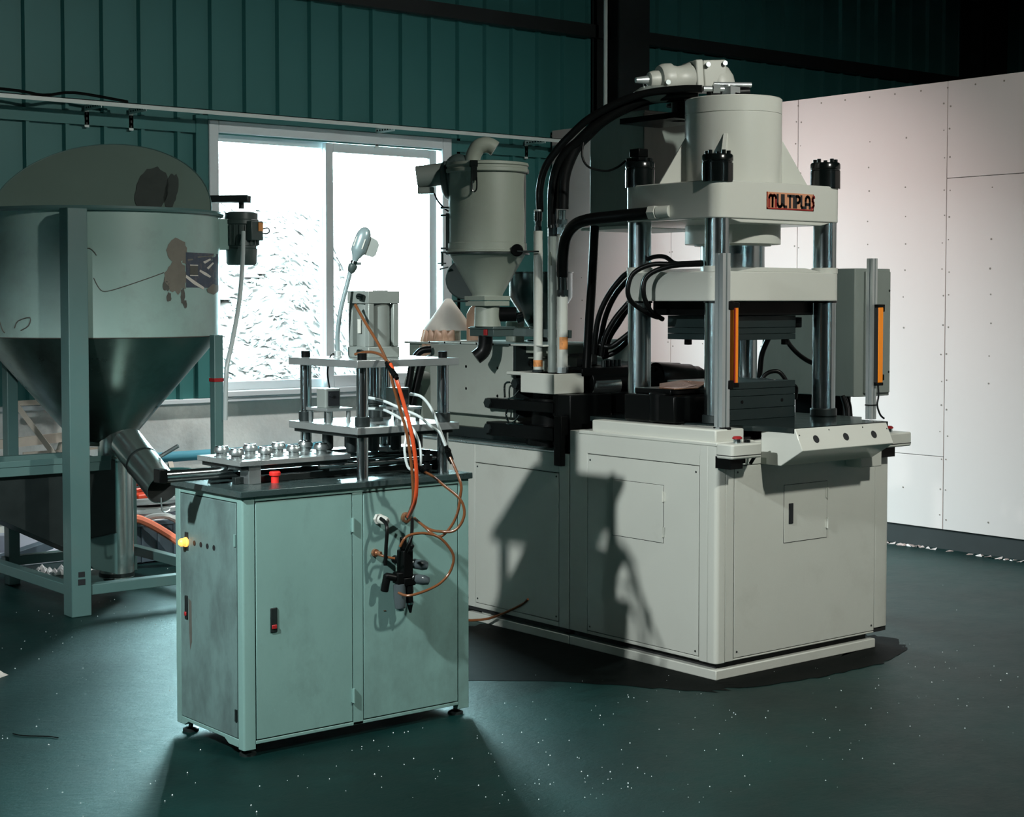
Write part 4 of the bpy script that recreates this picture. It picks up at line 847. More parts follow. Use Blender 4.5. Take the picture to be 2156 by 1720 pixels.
MB().cyl((4.99, 6.60, 1.296), (4.99, 6.60, 1.36), 0.022, n=16).box(4.93, 4.97, 6.56, 6.62, 1.296, 1.34).build('stand', 'cone_white', cb)
bt = MB().lathe((5.02, 6.48, 1.296), [(0, 0), (0.045, 0), (0.045, 0.14), (0.03, 0.17), (0.018, 0.18), (0.018, 0.20), (0, 0.20)], n=20).build('peach_bottle', 'peach'); tag(bt, 'peach plastic bottle behind the neck of the grey dryer hopper', 'bottle')

# stainless material hopper standing on the housing
SH = thing('material_hopper', 'dark stainless steel material hopper on the drive housing behind the white riser pipes', 'hopper', (5.13, 6.10, 1.304))
hp_ = MB().lathe((5.13, 6.10, 1.304), [(0.035, 0.0), (0.035, 0.03), (0.155, 0.215), (0.155, 0.33), (0.160, 0.332), (0.160, 0.338), (0.152, 0.338), (0.150, 0.216), (0.03, 0.03)], n=40).build('hopper_shell', 'hopper_steel', SH)
MB().cyl((5.13, 6.10, 1.304), (5.13, 6.10, 1.312), 0.07, n=20).build('hopper_flange', 'dark_steel', SH)
MB().cyl((5.0, 6.14, 1.304), (5.0, 6.14, 1.40), 0.045, n=20).box(4.92, 5.06, 6.02, 6.24, 1.37, 1.376).build('magnet_box', 'graybox', SH, bevel=0.002)

# ---------------------------------------------------------------- hopper dryer
DX, DY = 4.598, 5.846
HD = thing('hopper_dryer', 'grey hopper dryer with cone bottom, side blower and black bent outlet', 'dryer', (DX, DY, 1.25))
sh_ = MB().lathe((DX, DY, 0), [(0.170, 2.085), (0.176, 2.085), (0.176, 1.765), (0.180, 1.762), (0.180, 1.732), (0.188, 1.730), (0.188, 1.722), (0.176, 1.716), (0.07, 1.53), (0.07, 1.522)], n=48).build('drum', 'graybox', HD)
MB().lathe((DX, DY, 0), [(0.184, 2.078), (0.190, 2.082), (0.190, 2.096), (0.184, 2.100), (0.184, 2.108), (0.190, 2.112), (0.186, 2.124), (0.12, 2.132), (0, 2.134)], n=48).build('lid', 'graybox', HD, bevel=0.0)
MB().lathe((DX, DY, 0), [(0.1815, 1.718), (0.192, 1.718), (0.192, 1.711), (0.178, 1.711)], n=48, closed=True).build('clamp_ring', 'dark_steel', HD)
tube([(DX-0.03, DY+0.075, 2.12), (DX-0.028, DY+0.068, 2.165), (DX-0.012, DY+0.045, 2.205), (DX+0.02, DY+0.02, 2.212), (DX+0.045, DY+0.0, 2.195)], 0.036, 16).build('outlet_elbow', 'graybox', HD)
# latch facing the aisle
d0 = Vector((-0.50, -0.86, 0)).normalized(); s0 = d0.cross(Vector((0, 0, 1))).normalized()
off = s0*0.085
la = Vector((DX, DY, 0))+d0*0.165+off
lt = MB().bar(la+Vector((0, 0, 2.125)), la+Vector((0, 0, 2.095)), 0.035, 0.03, d0).bar(la+Vector((0, 0, 2.10))+d0*0.01, la+Vector((0, 0, 2.035))+d0*0.012, 0.028, 0.016, d0).build('latch', 'blacknut', HD, bevel=0.002)
lb_ = la+d0*0.018
tube([lb_+s0*0.011+Vector((0, 0, 2.05)), lb_+s0*0.011+Vector((0, 0, 2.00)), lb_+Vector((0, 0, 1.985)), lb_-s0*0.011+Vector((0, 0, 2.00)), lb_-s0*0.011+Vector((0, 0, 2.05))], 0.0035, 6).build('latch_bail', 'blacknut', lt)
# blower on the far side
bd_ = Vector((-0.42, 0.62, 0)).normalized()
bc = Vector((DX, DY, 2.055))-Vector((0.63, 0.777, 0))*(-0.05)+Vector((-0.7766, 0.63, 0))*0.195
L_ = Vector((-0.7766, 0.63, 0))
MB().lathe(bc-L_*0.03, [(0, -0.03), (0.09, -0.03), (0.092, -0.02), (0.088, 0.0), (0.092, 0.008), (0.088, 0.016), (0.090, 0.024), (0.078, 0.04), (0.05, 0.05), (0, 0.05)], L_-Vector((0, 0, 0.12)), 28).build('blower_fan', 'motor', HD)
MB().cyl(bc-L_*0.01+Vector((0, 0, 0.03)), bc+L_*0.13+Vector((0, 0, 0.012)), 0.05, 0.052, n=28).build('blower_motor', 'pneu', HD, bevel=0.004)
MB().bar(bc+L_*0.05+Vector((0, 0, -0.048)), bc+L_*0.125+Vector((0, 0, -0.050)), 0.06, 0.03).build('motor_terminal_box', 'pneu', HD, bevel=0.004)
tube([bc+L_*0.05+Vector((0, 0, -0.06)), bc+L_*0.03+Vector((0, 0, -0.10)), bc-L_*0.01+Vector((0, 0, -0.14)), bc-L_*0.05+Vector((0, 0, -0.155))], 0.004, 6).build('cable', 'rubber', HD)
MB().tube([bc-L_*0.03+Vector((0, 0, 0.07)), bc-L_*0.06+Vector((0, 0, 0.09)), bc-L_*0.12+Vector((0, 0, 0.07))], 0.03, 14).build('blower_duct', 'motor', HD)
hinge = MB()
e0 = Vector((DX, DY, 0))+L_*0.178
hinge.bar(e0+Vector((0, 0, 1.90)), e0+Vector((0, 0, 1.73)), 0.018, 0.016)
for z in (1.925, 1.89, 1.74, 1.722): hinge.bar(e0+L_*-0.01+Vector((0, 0, z)), e0+L_*0.035+Vector((0, 0, z)), 0.03, 0.008)
hinge.bar(e0+L_*0.028+Vector((0, 0, 1.722)), e0+L_*0.028+Vector((0, 0, 1.66)), 0.008, 0.008).bar(e0+L_*0.01+Vector((0, 0, 1.672)), e0+L_*0.05+Vector((0, 0, 1.672)), 0.02, 0.006)
hinge.bar(e0+L_*0.0+Vector((0, 0, 1.655)), e0+L_*0.04+Vector((0, 0, 1.645)), 0.02, 0.006)
hinge.build('hinge_clamp', 'motor', HD)
ec = Vector((DX, DY, 0))+L_*0.10+Vector((0.63, 0.777, 0))*0.06
MB().lathe(ec+Vector((0, 0, 1.60))-Vector((0.63, 0.777, 0))*0.02, [(0, 0), (0.088, 0), (0.094, 0.01), (0.094, 0.05), (0, 0.05)], (0.63, 0.777, 0), 28).build('inlet_duct', 'motor', HD)
kn = Vector((DX, DY, 1.727))+Vector((0.7766, -0.63, 0))*0.135-Vector((0.63, 0.777, 0))*0.165
cyl(kn+Vector((0.03, 0.037, 0)), kn, 0.028, n=18).build('clamp_knob', 'black', HD, bevel=0.004)
cyl(kn+Vector((0.0, 0.0, -0.005)), kn+Vector((0.085, -0.05, -0.005)), 0.004, n=8).build('clamp_rod', 'dark_steel', HD)
MB().box(DX-0.075, DX+0.075, DY-0.075, DY+0.075, 1.503, 1.524).box(DX-0.072, DX+0.072, DY-0.072, DY+0.072, 1.478, 1.500).build('neck_flange', 'graybox', HD, bevel=0.002)
cyl(Vector((DX, DY, 1.50))+L_*0.08, Vector((DX, DY, 1.50))+L_*0.155, 0.004, n=8).build('slide_rod', 'dark_steel', HD)
MB().lathe((DX, DY, 1.385), [(0.062, 0), (0.060, 0.012), (0.058, 0.08), (0.055, 0.095)], n=28).build('neck', 'graybox', HD)
sg = Vector((DX, DY, 1.44))+Vector((0.7766, -0.63, 0))*0.055
cyl(sg, sg+Vector((0.06, -0.05, 0.0)), 0.034, n=18).build('sight_glass', 'black', HD, bevel=0.004)
MB().cyl(sg+Vector((0.06, -0.05, -0.02)), sg+Vector((0.085, -0.07, -0.012)), 0.026, n=14).build('sight_cap', 'blacknut', HD)
gt = MB().box(DX-0.045, DX+0.085, DY-0.10, DY+0.075, 1.340, 1.385)
g_ = gt.build('slide_gate', 'motor', HD, bevel=0.003)
MB().box(DX-0.05, DX+0.09, DY-0.105, DY+0.08, 1.372, 1.380).bar((DX+0.07, DY-0.06, 1.36), (4.80, 5.50, 1.352), 0.03, 0.036).build('gate_arm', 'motor', HD, bevel=0.002)
MB().box(DX-0.052, DX-0.044, DY-0.06, DY-0.035, 1.345, 1.372).build('gate_catch', 'darkred', HD, bevel=0.002)
tube([(DX-0.015, DY-0.005, 1.345), (DX-0.015, DY-0.002, 1.30), (DX-0.024, DY+0.006, 1.268), (DX-0.050, DY+0.022, 1.243)], 0.033, 18).build('outlet_spout', 'rubber', HD)

# ---------------------------------------------------------------- hydraulic hoses and cables
GR = {'hydraulic_hose': 'hydraulic hoses of the press', 'mould_hose': 'thin black mould hoses', 'motor_cable': 'black cables of the drive housing'}
def hose(key, r, name, label, cat='hose', mat='rubber', n=12):
    return tag(tube(PATHS[key], r, n, 5).build(name, mat), label, cat, GR.get(name))
hose('H1', 0.017, 'hydraulic_hose', 'leftmost black hydraulic hose arching from the thin white riser pipe to the press top')
hose('H2', 0.021, 'hydraulic_hose', 'middle black hydraulic hose arching from the dark riser pipe to the press top')
hose('H3', 0.028, 'hydraulic_hose', 'thickest black hydraulic hose of the arch, inner one, up to the press top')
h4 = hose('H4', 0.026, 'hydraulic_hose', 'black hose bending from the short white riser pipe into the side of the upper head')
MB().cyl((4.764, 4.955, 1.870), (4.771, 4.918, 1.872), 0.031, n=6).cyl((4.771, 4.918, 1.872), (4.790, 4.862, 1.874), 0.025, n=16).build('end_fitting', 'white_metal', h4, bevel=0.002)
hl = {'A': 'outermost of the six black mould hoses curving up to the moving plate', 'B': 'second outermost black mould hose curving up to the moving plate',
      'C': 'third black mould hose passing behind the left rear column', 'D': 'fourth black mould hose passing behind the left rear column',
      'E': 'short black mould hose with a dip passing low behind the column', 'F': 'lowest black mould hose rising from the manifold to the column'}
for k, t in hl.items(): hose(k, 0.0125, 'mould_hose', t)
hose('S1', 0.0105, 'mould_hose', 'black hose looping widest down the left face of the moving plate')
hose('S2', 0.0105, 'mould_hose', 'black hose looping inside the wider loop on the moving plate')
hose('S3', 0.0095, 'mould_hose', 'short black hose arching above the moving plate behind the column')
hose('R1', 0.0125, 'mould_hose', 'black hose hanging straight below the upper mould at the rear column')
hose('R2', 0.0105, 'mould_hose', 'black hose sweeping right from under the upper mould to the right column')
hose('R3', 0.0095, 'mould_hose', 'small black hose arch on top of the lower mould')
hose('wire', 0.005, 'sensor_cable', 'thin black sensor cable hanging from the hose arch to the limit switch', 'cable')
hose('tankpipe', 0.021, 'drain_pipe', 'straight black drain pipe below the rear oil tank', 'pipe', 'black')
hose('IB1', 0.017, 'motor_cable', 'upper black cable curving out of the left end of the drive housing', 'cable')
hose('IB2', 0.021, 'motor_cable', 'lower black cable curving out of the left end of the drive housing', 'cable')

# ================================================================== the small pneumatic punching machine
PM = thing('punching_machine', 'low blue-grey cabinet with a pneumatic four-column punch on top', 'machine', (3.1, 4.88, 0))
cx0, cx1, cy0, cy1 = 2.64, 3.57, 4.65, 5.115
MB().box(cx0+0.010, cx1-0.004, cy0+0.010, cy1-0.004, 0.045, 0.858).build('cabinet_shell', 'gasket', PM, smooth=False)
f = MB()
f.prism(rrect(cx0, 2.686, cy0, cy0+0.035, 0.008, 3, (1, 0, 0, 0)), 'z', 0.024, 0.86)
f.box(2.686, 3.522, cy0, cy0+0.02, 0.844, 0.86).box(3.522, cx1, cy0, cy0+0.03, 0.024, 0.86).box(3.068, 3.111, cy0, cy0+0.02, 0.04, 0.844).box(2.686, 3.522, cy0, cy0+0.02, 0.040, 0.052)
f.box(cx0, cx0+0.02, cy0+0.035, 5.080, 0.840, 0.86).box(cx0, cx0+0.02, 5.080, cy1, 0.03, 0.86)
f.prism([(4.685, 0.03), (4.75, 0.03), (4.78, 0.045), (5.03, 0.045), (5.06, 0.03), (5.08, 0.03), (5.08, 0.058), (4.685, 0.058)], 'x', cx0, cx0+0.02)
f.box(cx1-0.01, cx1, cy0+0.03, cy1, 0.03, 0.86).box(cx0+0.02, cx1, cy1-0.01, cy1, 0.03, 0.86)
f.build('frame', 'cabinet', PM, bevel=0.002)
d1 = box(2.690, 3.0655, cy0-0.001, cy0+0.015, 0.0555, 0.8405).build('door', 'cabinet', PM, bevel=0.0015)
d2 = box(3.1135, 3.5185, cy0-0.001, cy0+0.015, 0.0555, 0.8405).build('door', 'cabinet', PM, bevel=0.0015)
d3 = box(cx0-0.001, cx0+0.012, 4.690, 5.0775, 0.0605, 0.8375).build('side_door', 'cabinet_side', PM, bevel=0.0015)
for zz in (0.735, 0.145):
    MB().cyl((3.067, cy0-0.006, zz-0.024), (3.067, cy0-0.006, zz+0.024), 0.006, n=10).box(3.060, 3.076, cy0-0.004, cy0, zz-0.022, zz+0.022).build('hinge', 'cabinet', d1)
MB().box(cx0-0.005, cx0, 4.690, 4.700, 0.695, 0.735).build('hinge', 'cabinet', d3)
MB().box(cx0-0.005, cx0, 4.690, 4.700, 0.115, 0.155).build('hinge', 'dark_steel', d3)
lk = box(2.742, 2.768, cy0-0.005, cy0, 0.404, 0.486).build('latch', 'dark_steel', d1, bevel=0.002)
MB().box(2.746, 2.764, cy0-0.009, cy0-0.004, 0.416, 0.430).build('latch_button', 'darkred', lk, bevel=0.002)
lk2 = box(cx0-0.005, cx0, 5.024, 5.044, 0.404, 0.486).build('latch', 'dark_steel', d3, bevel=0.002)
MB().box(cx0-0.009, cx0-0.004, 5.028, 5.041, 0.416, 0.430).build('latch_button', 'darkred', lk2, bevel=0.002)
MB().add([(cx0-0.0012, 5.022, 0.478), (cx0-0.0012, 5.000, 0.47), (cx0-0.0012, 4.998, 0.33), (cx0-0.0012, 5.012, 0.30), (cx0-0.0012, 5.018, 0.36)], [(0, 1, 2, 3, 4)]).build('worn_tape', 'grime', d3, smooth=False)
hl_ = MB()
for k in range(4): hl_.cyl((cx0-0.0015, 4.975-0.0455*k, 0.674+0.0*k), (cx0+0.003, 4.975-0.0455*k, 0.674), 0.0095, n=16)
hl_.build('button_hole', 'plate_black', d3)
MB().box(cx0-0.003, cx0, 5.018, 5.042, 0.644, 0.706).build('lamp_plate', 'frame_dark', d3, smooth=False)
MB().lathe((cx0-0.002, 5.030, 0.672), [(0.017, 0), (0.017, 0.006), (0.014, 0.008), (0.014, 0.022), (0.009, 0.028), (0, 0.029)], (-1, 0, 0), 20).build('indicator_lamp', 'lamp_amber', d3)
for x, y in ((2.675, 4.685), (3.535, 4.685), (2.675, 5.08), (3.535, 5.08)):
    MB().lathe((x, y, 0), [(0, 0), (0.028, 0), (0.028, 0.008), (0.016, 0.014), (0.008, 0.015), (0.008, 0.05), (0, 0.05)], n=20).build('foot', 'dark_steel', PM)
MB().box(cx0-0.012, cx1+0.010, cy0-0.012, cy1+0.01, 0.860, 0.881).build('bench_plate', 'tabletop', PM, bevel=0.002)
MB().lathe((2.853, 4.80, 0.881), [(0.013, 0), (0.013, 0.022), (0.019, 0.026), (0.020, 0.036), (0.017, 0.040), (0, 0.040)], n=20).build('emergency_button', 'red', PM)
# sliding jig
MB().box(2.72, 3.50, 4.835, 4.86, 0.881, 0.905).box(2.72, 3.50, 5.0, 5.025, 0.881, 0.905).build('slide_rail', 'dark_steel', PM, bevel=0.002)
MB().box(2.752, 2.80, 4.80, 4.86, 0.881, 0.945).box(2.752, 2.80, 5.0, 5.06, 0.881, 0.945).box(3.08, 3.13, 4.81, 4.86, 0.905, 0.945).build('jig_support', 'steel', PM, bevel=0.002)
MB().box(2.725, 3.15, 4.805, 5.075, 0.930, 0.945).build('jig_underplate', 'dark_steel', PM, smooth=False)
MB().box(2.713, 3.155, 4.790, 5.090, 0.945, 0.963).build('jig_plate', 'plate_top', PM, bevel=0.0015)
rod = MB().cyl((2.475, 4.90, 0.922), (2.76, 4.90, 0.922), 0.0165, n=24).build('slide_cylinder', 'chrome', PM)
MB().box(2.462, 2.492, 4.877, 4.923, 0.899, 0.945).build('cylinder_end', 'black', rod, bevel=0.003)
cyl((2.47, 4.885, 0.905), (2.76, 4.885, 0.905), 0.006, n=10).build('guide_rod', 'dark_steel', rod)
for y, z in ((4.80, 0.925), (4.93, 0.925), (5.03, 0.93)):
    cyl((3.03, y, z), (3.53, y, z), 0.0095, n=16).build('guide_shaft', 'chrome', PM)
MB().box(3.40, 3.53, 4.92, 5.05, 0.945, 0.962).box(3.20, 3.40, 5.02, 5.10, 0.945, 0.957).build('slide_head', 'steel', PM, bevel=0.002)
MB().cyl((3.53, 4.93, 0.925), (3.552, 4.93, 0.925), 0.016, n=14).box(3.535, 3.56, 4.78, 5.06, 0.881, 0.95).build('shaft_block', 'dark_steel', PM, bevel=0.002)
# four columns and plates
pc = ((3.141, 4.695), (3.488, 4.695), (3.141, 5.062), (3.488, 5.062))
for x, y in pc:
    c = cyl((x, y, 0.881), (x, y, 1.285), 0.0205, n=28).build('column', 'chrome', PM)
    cyl((x, y, 1.285), (x, y, 1.320), 0.0165, n=16).build('column_nut', 'black', c, bevel=0.002)
    cyl((x, y, 1.066), (x, y, 1.100), 0.0265, n=24).build('guide_bush', 'dark_steel', c, bevel=0.002)
MB().box(3.091, 3.528, 4.650, 5.100, 1.271, 1.297).build('top_plate', 'plate_top', PM, bevel=0.0015)
mp_ = MB().box(3.091, 3.528, 4.650, 5.100, 1.041, 1.066).build('middle_plate', 'plate_top', PM, bevel=0.0015)
MB().box(3.105, 3.515, 4.672, 5.085, 1.028, 1.041).build('punch_backing_plate', 'dark_steel', PM, bevel=0.001)
for i in range(4):
    for y in (4.80, 4.955):
        x = 3.165+0.095*i
        if abs(x-3.3) < 0.02: continue
        MB().lathe((x, y, 0.965), [(0, 0.0), (0.014, 0), (0.020, 0.006), (0.020, 0.063), (0, 0.063)], n=20).build('punch', 'dark_steel', PM)
# small cylinders on the middle plate
for (bx0, by0) in ((3.118, 4.885), (3.355, 4.79)):
    bp = MB().box(bx0, bx0+0.11, by0, by0+0.14, 1.108, 1.118).build('bridge_plate', 'plate_top', mp_, bevel=0.001)
    for sx in (0.012, 0.098):
        for sy in (0.012, 0.128): cyl((bx0+sx, by0+sy, 1.066), (bx0+sx, by0+sy, 1.108), 0.008, n=12).build('standoff', 'steel', bp)
    MB().prism(rrect(bx0+0.02, bx0+0.085, by0+0.04, by0+0.105, 0.008, 3), 'z', 1.118, 1.186).build('compact_cylinder', 'pneu', bp, bevel=0.002)
    MB().box(bx0+0.03, bx0+0.075, by0+0.036, by0+0.04, 1.125, 1.178).cyl((bx0+0.04, by0+0.03, 1.165), (bx0+0.04, by0+0.04, 1.165), 0.008, n=10).build('cylinder_slot', 'plate_black', bp)
    MB().cyl((bx0+0.05, by0+0.07, 1.066), (bx0+0.05, by0+0.07, 1.108), 0.016, n=16).build('piston', 'chrome', bp)
# main air cylinder
ax0, ax1, ay0, ay1 = 3.2475, 3.3825, 4.8125, 4.9475
ac = MB().box(ax0, ax1, ay0, ay1, 1.297, 1.337).build('cylinder_foot', 'pneu', PM, bevel=0.003)
MB().box(ax0, ax1, ay0, ay1, 1.492, 1.536).box(ax0+0.03, ax1-0.05, ay0-0.0, ay0+0.02, 1.536, 1.5385).build('cylinder_head', 'pneu', PM, bevel=0.003)
bprof = []
mid = ((ax0+ax1)/2, (ay0+ay1)/2)
for k in range(48):
    a = 2*PI*k/48
    bprof.append((mid[0]+0.0605*math.cos(a), mid[1]+0.0605*math.sin(a)))
MB().prism(bprof, 'z', 1.337, 1.492).build('cylinder_barrel', 'pneu', PM)
for x in (ax0+0.014, ax1-0.014):
    for y in (ay0+0.014, ay1-0.014): MB().box(x-0.012, x+0.012, y-0.012, y+0.012, 1.337, 1.492).build('tie_rail', 'pneu', PM, bevel=0.003)
MB().box(ax0+0.002, ax0+0.004, 4.866, 4.886, 1.385, 1.435).build('cylinder_label', 'white_metal', PM, smooth=False)
for z in (1.517, 1.318):
    MB().cyl((ax0, 4.858, z), (ax0-0.016, 4.858, z), 0.010, n=12).cyl((ax0-0.012, 4.858, z), (ax0-0.012, 4.830, z-0.004), 0.011, n=12).build('push_fitting', 'blacknut', PM)
cyl((mid[0], mid[1], 1.145), (mid[0], mid[1], 1.271), 0.027, n=28).build('piston_rod', 'chrome', PM)
MB().lathe((mid[0], mid[1], 1.066), [(0, 0), (0.034, 0), (0.034, 0.012), (0.019, 0.015), (0.019, 0.058), (0.024, 0.06), (0.024, 0.066), (0.031, 0.068), (0.031, 0.078), (0.027, 0.08), (0, 0.08)], n=28).build('rod_coupling', 'dark_steel', PM)

# ring fittings standing on the jig, two rows of four
cp = None
rows = (('front', 4.862), ('back', 4.985))
ordn = ('first', 'second', 'third', 'fourth')
for rn, y in rows:
    for i in range(4):
        x = (2.741 if rn == 'front' else 2.752)+0.1125*i
        if cp is None:
            cp = bpy.data.objects.new('ring_fitting', None); COL.objects.link(cp); cp.location = (x, y, 0.963)
            MB().lathe((x, y, 0.963), [(0, 0), (0.026, 0), (0.026, 0.003), (0.019, 0.004), (0.019, 0.014), (0.026, 0.016), (0.027, 0.026), (0.022, 0.034), (0.012, 0.035), (0.012, 0.010), (0, 0.010)], n=28).build('ring_body', 'steel', cp)
            MB().lathe((x, y, 0.963), [(0.0150, 0.0352), (0.0215, 0.0348), (0.0205, 0.038), (0.0155, 0.0385)], n=24, closed=True).build('raised_lip', 'chrome', cp)
            o = cp
        else:
            o = cp.copy(); COL.objects.link(o); o.location = (x, y, 0.963)
            for ch in cp.children:
                c2 = ch.copy(); COL.objects.link(c2); c2.parent = o
        tag(o, 'turned steel ring fitting, %s from the left in the %s row on the jig plate' % (ordn[i], rn), 'fitting', 'ring fittings on the jig plate')

# air service unit on the front door
g1 = MB().cyl((3.172, cy0, 0.747), (3.172, cy0-0.014, 0.747), 0.019, n=6).lathe((3.172, cy0-0.014, 0.747), [(0.016, 0), (0.016, 0.02), (0.012, 0.034), (0.006, 0.036)], (0.35, -1, -0.2), 16).build('cable_gland', 'white_metal', d2)
g2 = MB().lathe((3.289, cy0, 0.742), [(0.011, 0), (0.019, 0), (0.019, 0.012), (0.013, 0.014), (0.011, 0.014)], (0, -1, 0), 16, closed=True).build('brass_grommet', 'copper', d2)
g3 = MB().cyl((3.158, cy0, 0.63), (3.158, cy0-0.012, 0.63), 0.014, n=8).cyl((3.158, cy0-0.012, 0.63), (3.165, cy0-0.03, 0.628), 0.009, n=10).build('bulkhead_fitting', 'copper', d2)
MB().box(3.195, 3.205, cy0-0.002, cy0, 0.421, 0.424).build('rivet', 'copper', d2)
ru = MB()
yv = 4.585
ru.box(3.222, 3.262, yv-0.022, yv+0.022, 0.545, 0.64).box(3.20, 3.235, yv-0.018, yv+0.018, 0.525, 0.565).box(3.225, 3.275, yv-0.02, yv+0.02, 0.515, 0.545).cyl((3.24, yv, 0.60), (3.24, cy0, 0.60), 0.014, n=10).cyl((3.235, yv, 0.64), (3.235, yv, 0.685), 0.012, n=12).cyl((3.255, yv, 0.638), (3.262, yv-0.01, 0.66), 0.014, n=12).cyl((3.205, yv, 0.545), (3.165, yv+0.01, 0.555), 0.013, n=12).cyl((3.175, yv+0.01, 0.56), (3.165, yv+0.015, 0.50), 0.014, n=12)
fru = ru.build('air_regulator', 'black', PM, bevel=0.004)
for z, l in ((0.592, 0.07), (0.540, 0.075)):
    MB().lathe((3.262, yv, z), [(0.016, 0), (0.016, 0.012), (0.0175, 0.014), (0.0185, 0.05), (0.014, l-0.006), (0, l)], (0.95, -0.35, -0.22), 18).build('silencer_bowl', 'glassbowl', fru)
    MB().lathe((3.258, yv, z), [(0.0165, 0), (0.0185, 0.002), (0.0185, 0.010), (0.0165, 0.012)], (0.95, -0.35, -0.22), 16).build('bowl_ring', 'chrome', fru)
MB().lathe((3.217, yv, 0.525), [(0.012, 0), (0.021, 0.004), (0.022, 0.05), (0.018, 0.085), (0.010, 0.092), (0, 0.094)], (0.02, -0.05, -1), 20).build('filter_bowl', 'glassbowl', fru)
MB().cyl((3.219, yv-0.003, 0.438), (3.219, yv-0.003, 0.430), 0.013, n=14).build('drain_ring', 'chrome', fru)
MB().lathe((3.252, yv-0.005, 0.515), [(0.017, 0), (0.017, 0.025), (0.014, 0.028), (0.013, 0.06), (0.009, 0.075), (0.004, 0.095), (0, 0.097)], (0.06, -0.05, -1), 18).build('drain_valve', 'black', fru)
MB().cyl((3.257, yv-0.008, 0.457), (3.2575, yv-0.008, 0.450), 0.0145, n=14).build('drain_ring', 'chrome', fru)

# pneumatic hoses
def airhose(key, r, mat, label): return tag(tube(PATHS[key], r, 10, 5).build('air_hose', mat), label, 'hose', 'air hoses of the punching machine')
airhose('T1', 0.0055, 'hose_amber', 'amber air hose from the top of the air cylinder down to the brass grommet')
airhose('T1b', 0.0055, 'hose_amber', 'short brown air hose bridging across the foot of the air cylinder')
airhose('T2', 0.0070, 'hose_orange', 'bright orange-red air hose hanging from the top plate to the brass grommet')
airhose('T3', 0.0050, 'hose_amber', 'amber air hose looping from the upper black joiner beside the right column')
airhose('T5', 0.0050, 'hose_amber', 'amber air hose looping from the lower black joiner over the cabinet edge')
airhose('T4', 0.0048, 'hose_amber', 'amber air hose in a big loop around the black air regulator')
tag(tube(PATHS['K1'], 0.0065, 10, 5).build('power_cable', 'rubber'), 'black power cable from the white gland down to the regulator', 'cable')
airhose('K2', 0.0045, 'hose_amber', 'short brown air hose from the bulkhead fitting to the regulator')
airhose('K3', 0.0060, 'rubber', 'short black air hose from the brass grommet to the regulator')
airhose('W1', 0.0052, 'tube_white', 'uppermost milky white air tube crossing from the front column to the black joiner')
airhose('W2', 0.0052, 'tube_white', 'milky white air tube drooping from the rod coupling to the lower joiner')
airhose('W3', 0.0052, 'tube_white', 'milky white air tube arching in front of the slotted lug to the upper joiner')
airhose('W4', 0.0048, 'tube_white', 'milky white air tube hanging nearly straight below the middle plate')
def joiner(p, q, label):
    a, b = Vector(p), Vector(q); d = (b-a).normalized()
    return tag(MB().cyl(a-d*0.012, b+d*0.012, 0.0075, n=12).cyl(a, b, 0.0105, n=12).cyl(a+d*0.006, a+d*0.012, 0.012, n=12).build('tube_joiner', 'black'), label, 'fitting', 'black joiners of the air hoses')
J1a = Vector(PATHS['W1'][-1]); J1b = Vector(PATHS['T3'][0])
joiner(J1a+Vector((-0.004, 0, 0.014)), J1b+Vector((0.008, 0, -0.018)), 'upper black tube joiner beside the right punch column')
joiner(Vector(PATHS['W2'][-1])+Vector((-0.006, 0, 0.004)), Vector(PATHS['T5'][0])+Vector((0.012, 0, -0.004)), 'lower black tube joiner at the edge of the bench plate')
joiner(Vector(PATHS['T1'][3]), Vector(PATHS['T2'][1])+Vector((-0.004, 0, 0.012)), 'black Y joiner of the hoses at the edge of the top plate')
tb = MB().cyl((3.42, 4.70, 0.881), (3.42, 4.70, 0.97), 0.012, n=12).cyl((3.42, 4.70, 0.93), (3.42, 4.70, 0.95), 0.020, n=12).cyl((3.42, 4.70, 0.90), (3.42, 4.70, 0.915), 0.018, n=12)
tag(tb.build('flow_valve', 'black'), 'small black flow valve standing on the bench plate behind the orange hose', 'valve')

# gooseneck work lamp on the top plate
WL = thing('work_lamp', 'pale blue gooseneck work lamp standing on the top plate of the punch', 'lamp', (3.187, 4.921, 1.297))
MT['lampgrey'] = M('lamp_grey_enamel', (0.22, 0.30, 0.31), 0.3, metal=0.3, var=0.06)
MB().lathe((3.187, 4.921, 1.297), [(0, 0), (0.017, 0), (0.017, 0.005), (0.012, 0.008), (0.012, 0.024), (0.007, 0.026), (0, 0.026)], n=20).build('lamp_base', 'alu', WL)
tube([(3.187, 4.921, 1.315), (3.188, 4.921, 1.388), (3.197, 4.913, 1.473), (3.218, 4.897, 1.575), (3.224, 4.892, 1.607)], 0.0078, 10, 5).build('gooseneck', 'lampgrey', WL)
la0 = Vector((3.224, 4.892, 1.60)); lax = Vector((0.046, -0.037, 0.165)).normalized()
MB().lathe(la0, [(0.006, 0), (0.012, 0.006), (0.016, 0.02), (0.016, 0.03), (0.012, 0.034), (0.010, 0.036), (0.010, 0.048)], lax, 18).build('lamp_socket', 'motor', WL)
cyl(la0+lax*0.036, la0+lax*0.046, 0.013, n=16).build('socket_ring', 'chrome', WL)
MB().lathe(la0, [(0.010, 0.046), (0.012, 0.055), (0.026, 0.082), (0.0275, 0.09), (0.0275, 0.135), (0.0245, 0.152), (0.017, 0.166), (0.007, 0.173), (0.0, 0.174)], lax, 28).build('lamp_shade', 'lampgrey', WL)
u_, v_ = MB().frame(lax)
rr_ = Vector((0.7766, -0.63, 0)); rr_ = (rr_-lax*rr_.dot(lax)).normalized()
fwd = lax.cross(rr_).normalized()
if fwd.dot(Vector((0.63, 0.777, 0))) > 0: fwd = -fwd
flap = MB()
q0 = la0+rr_*0.020
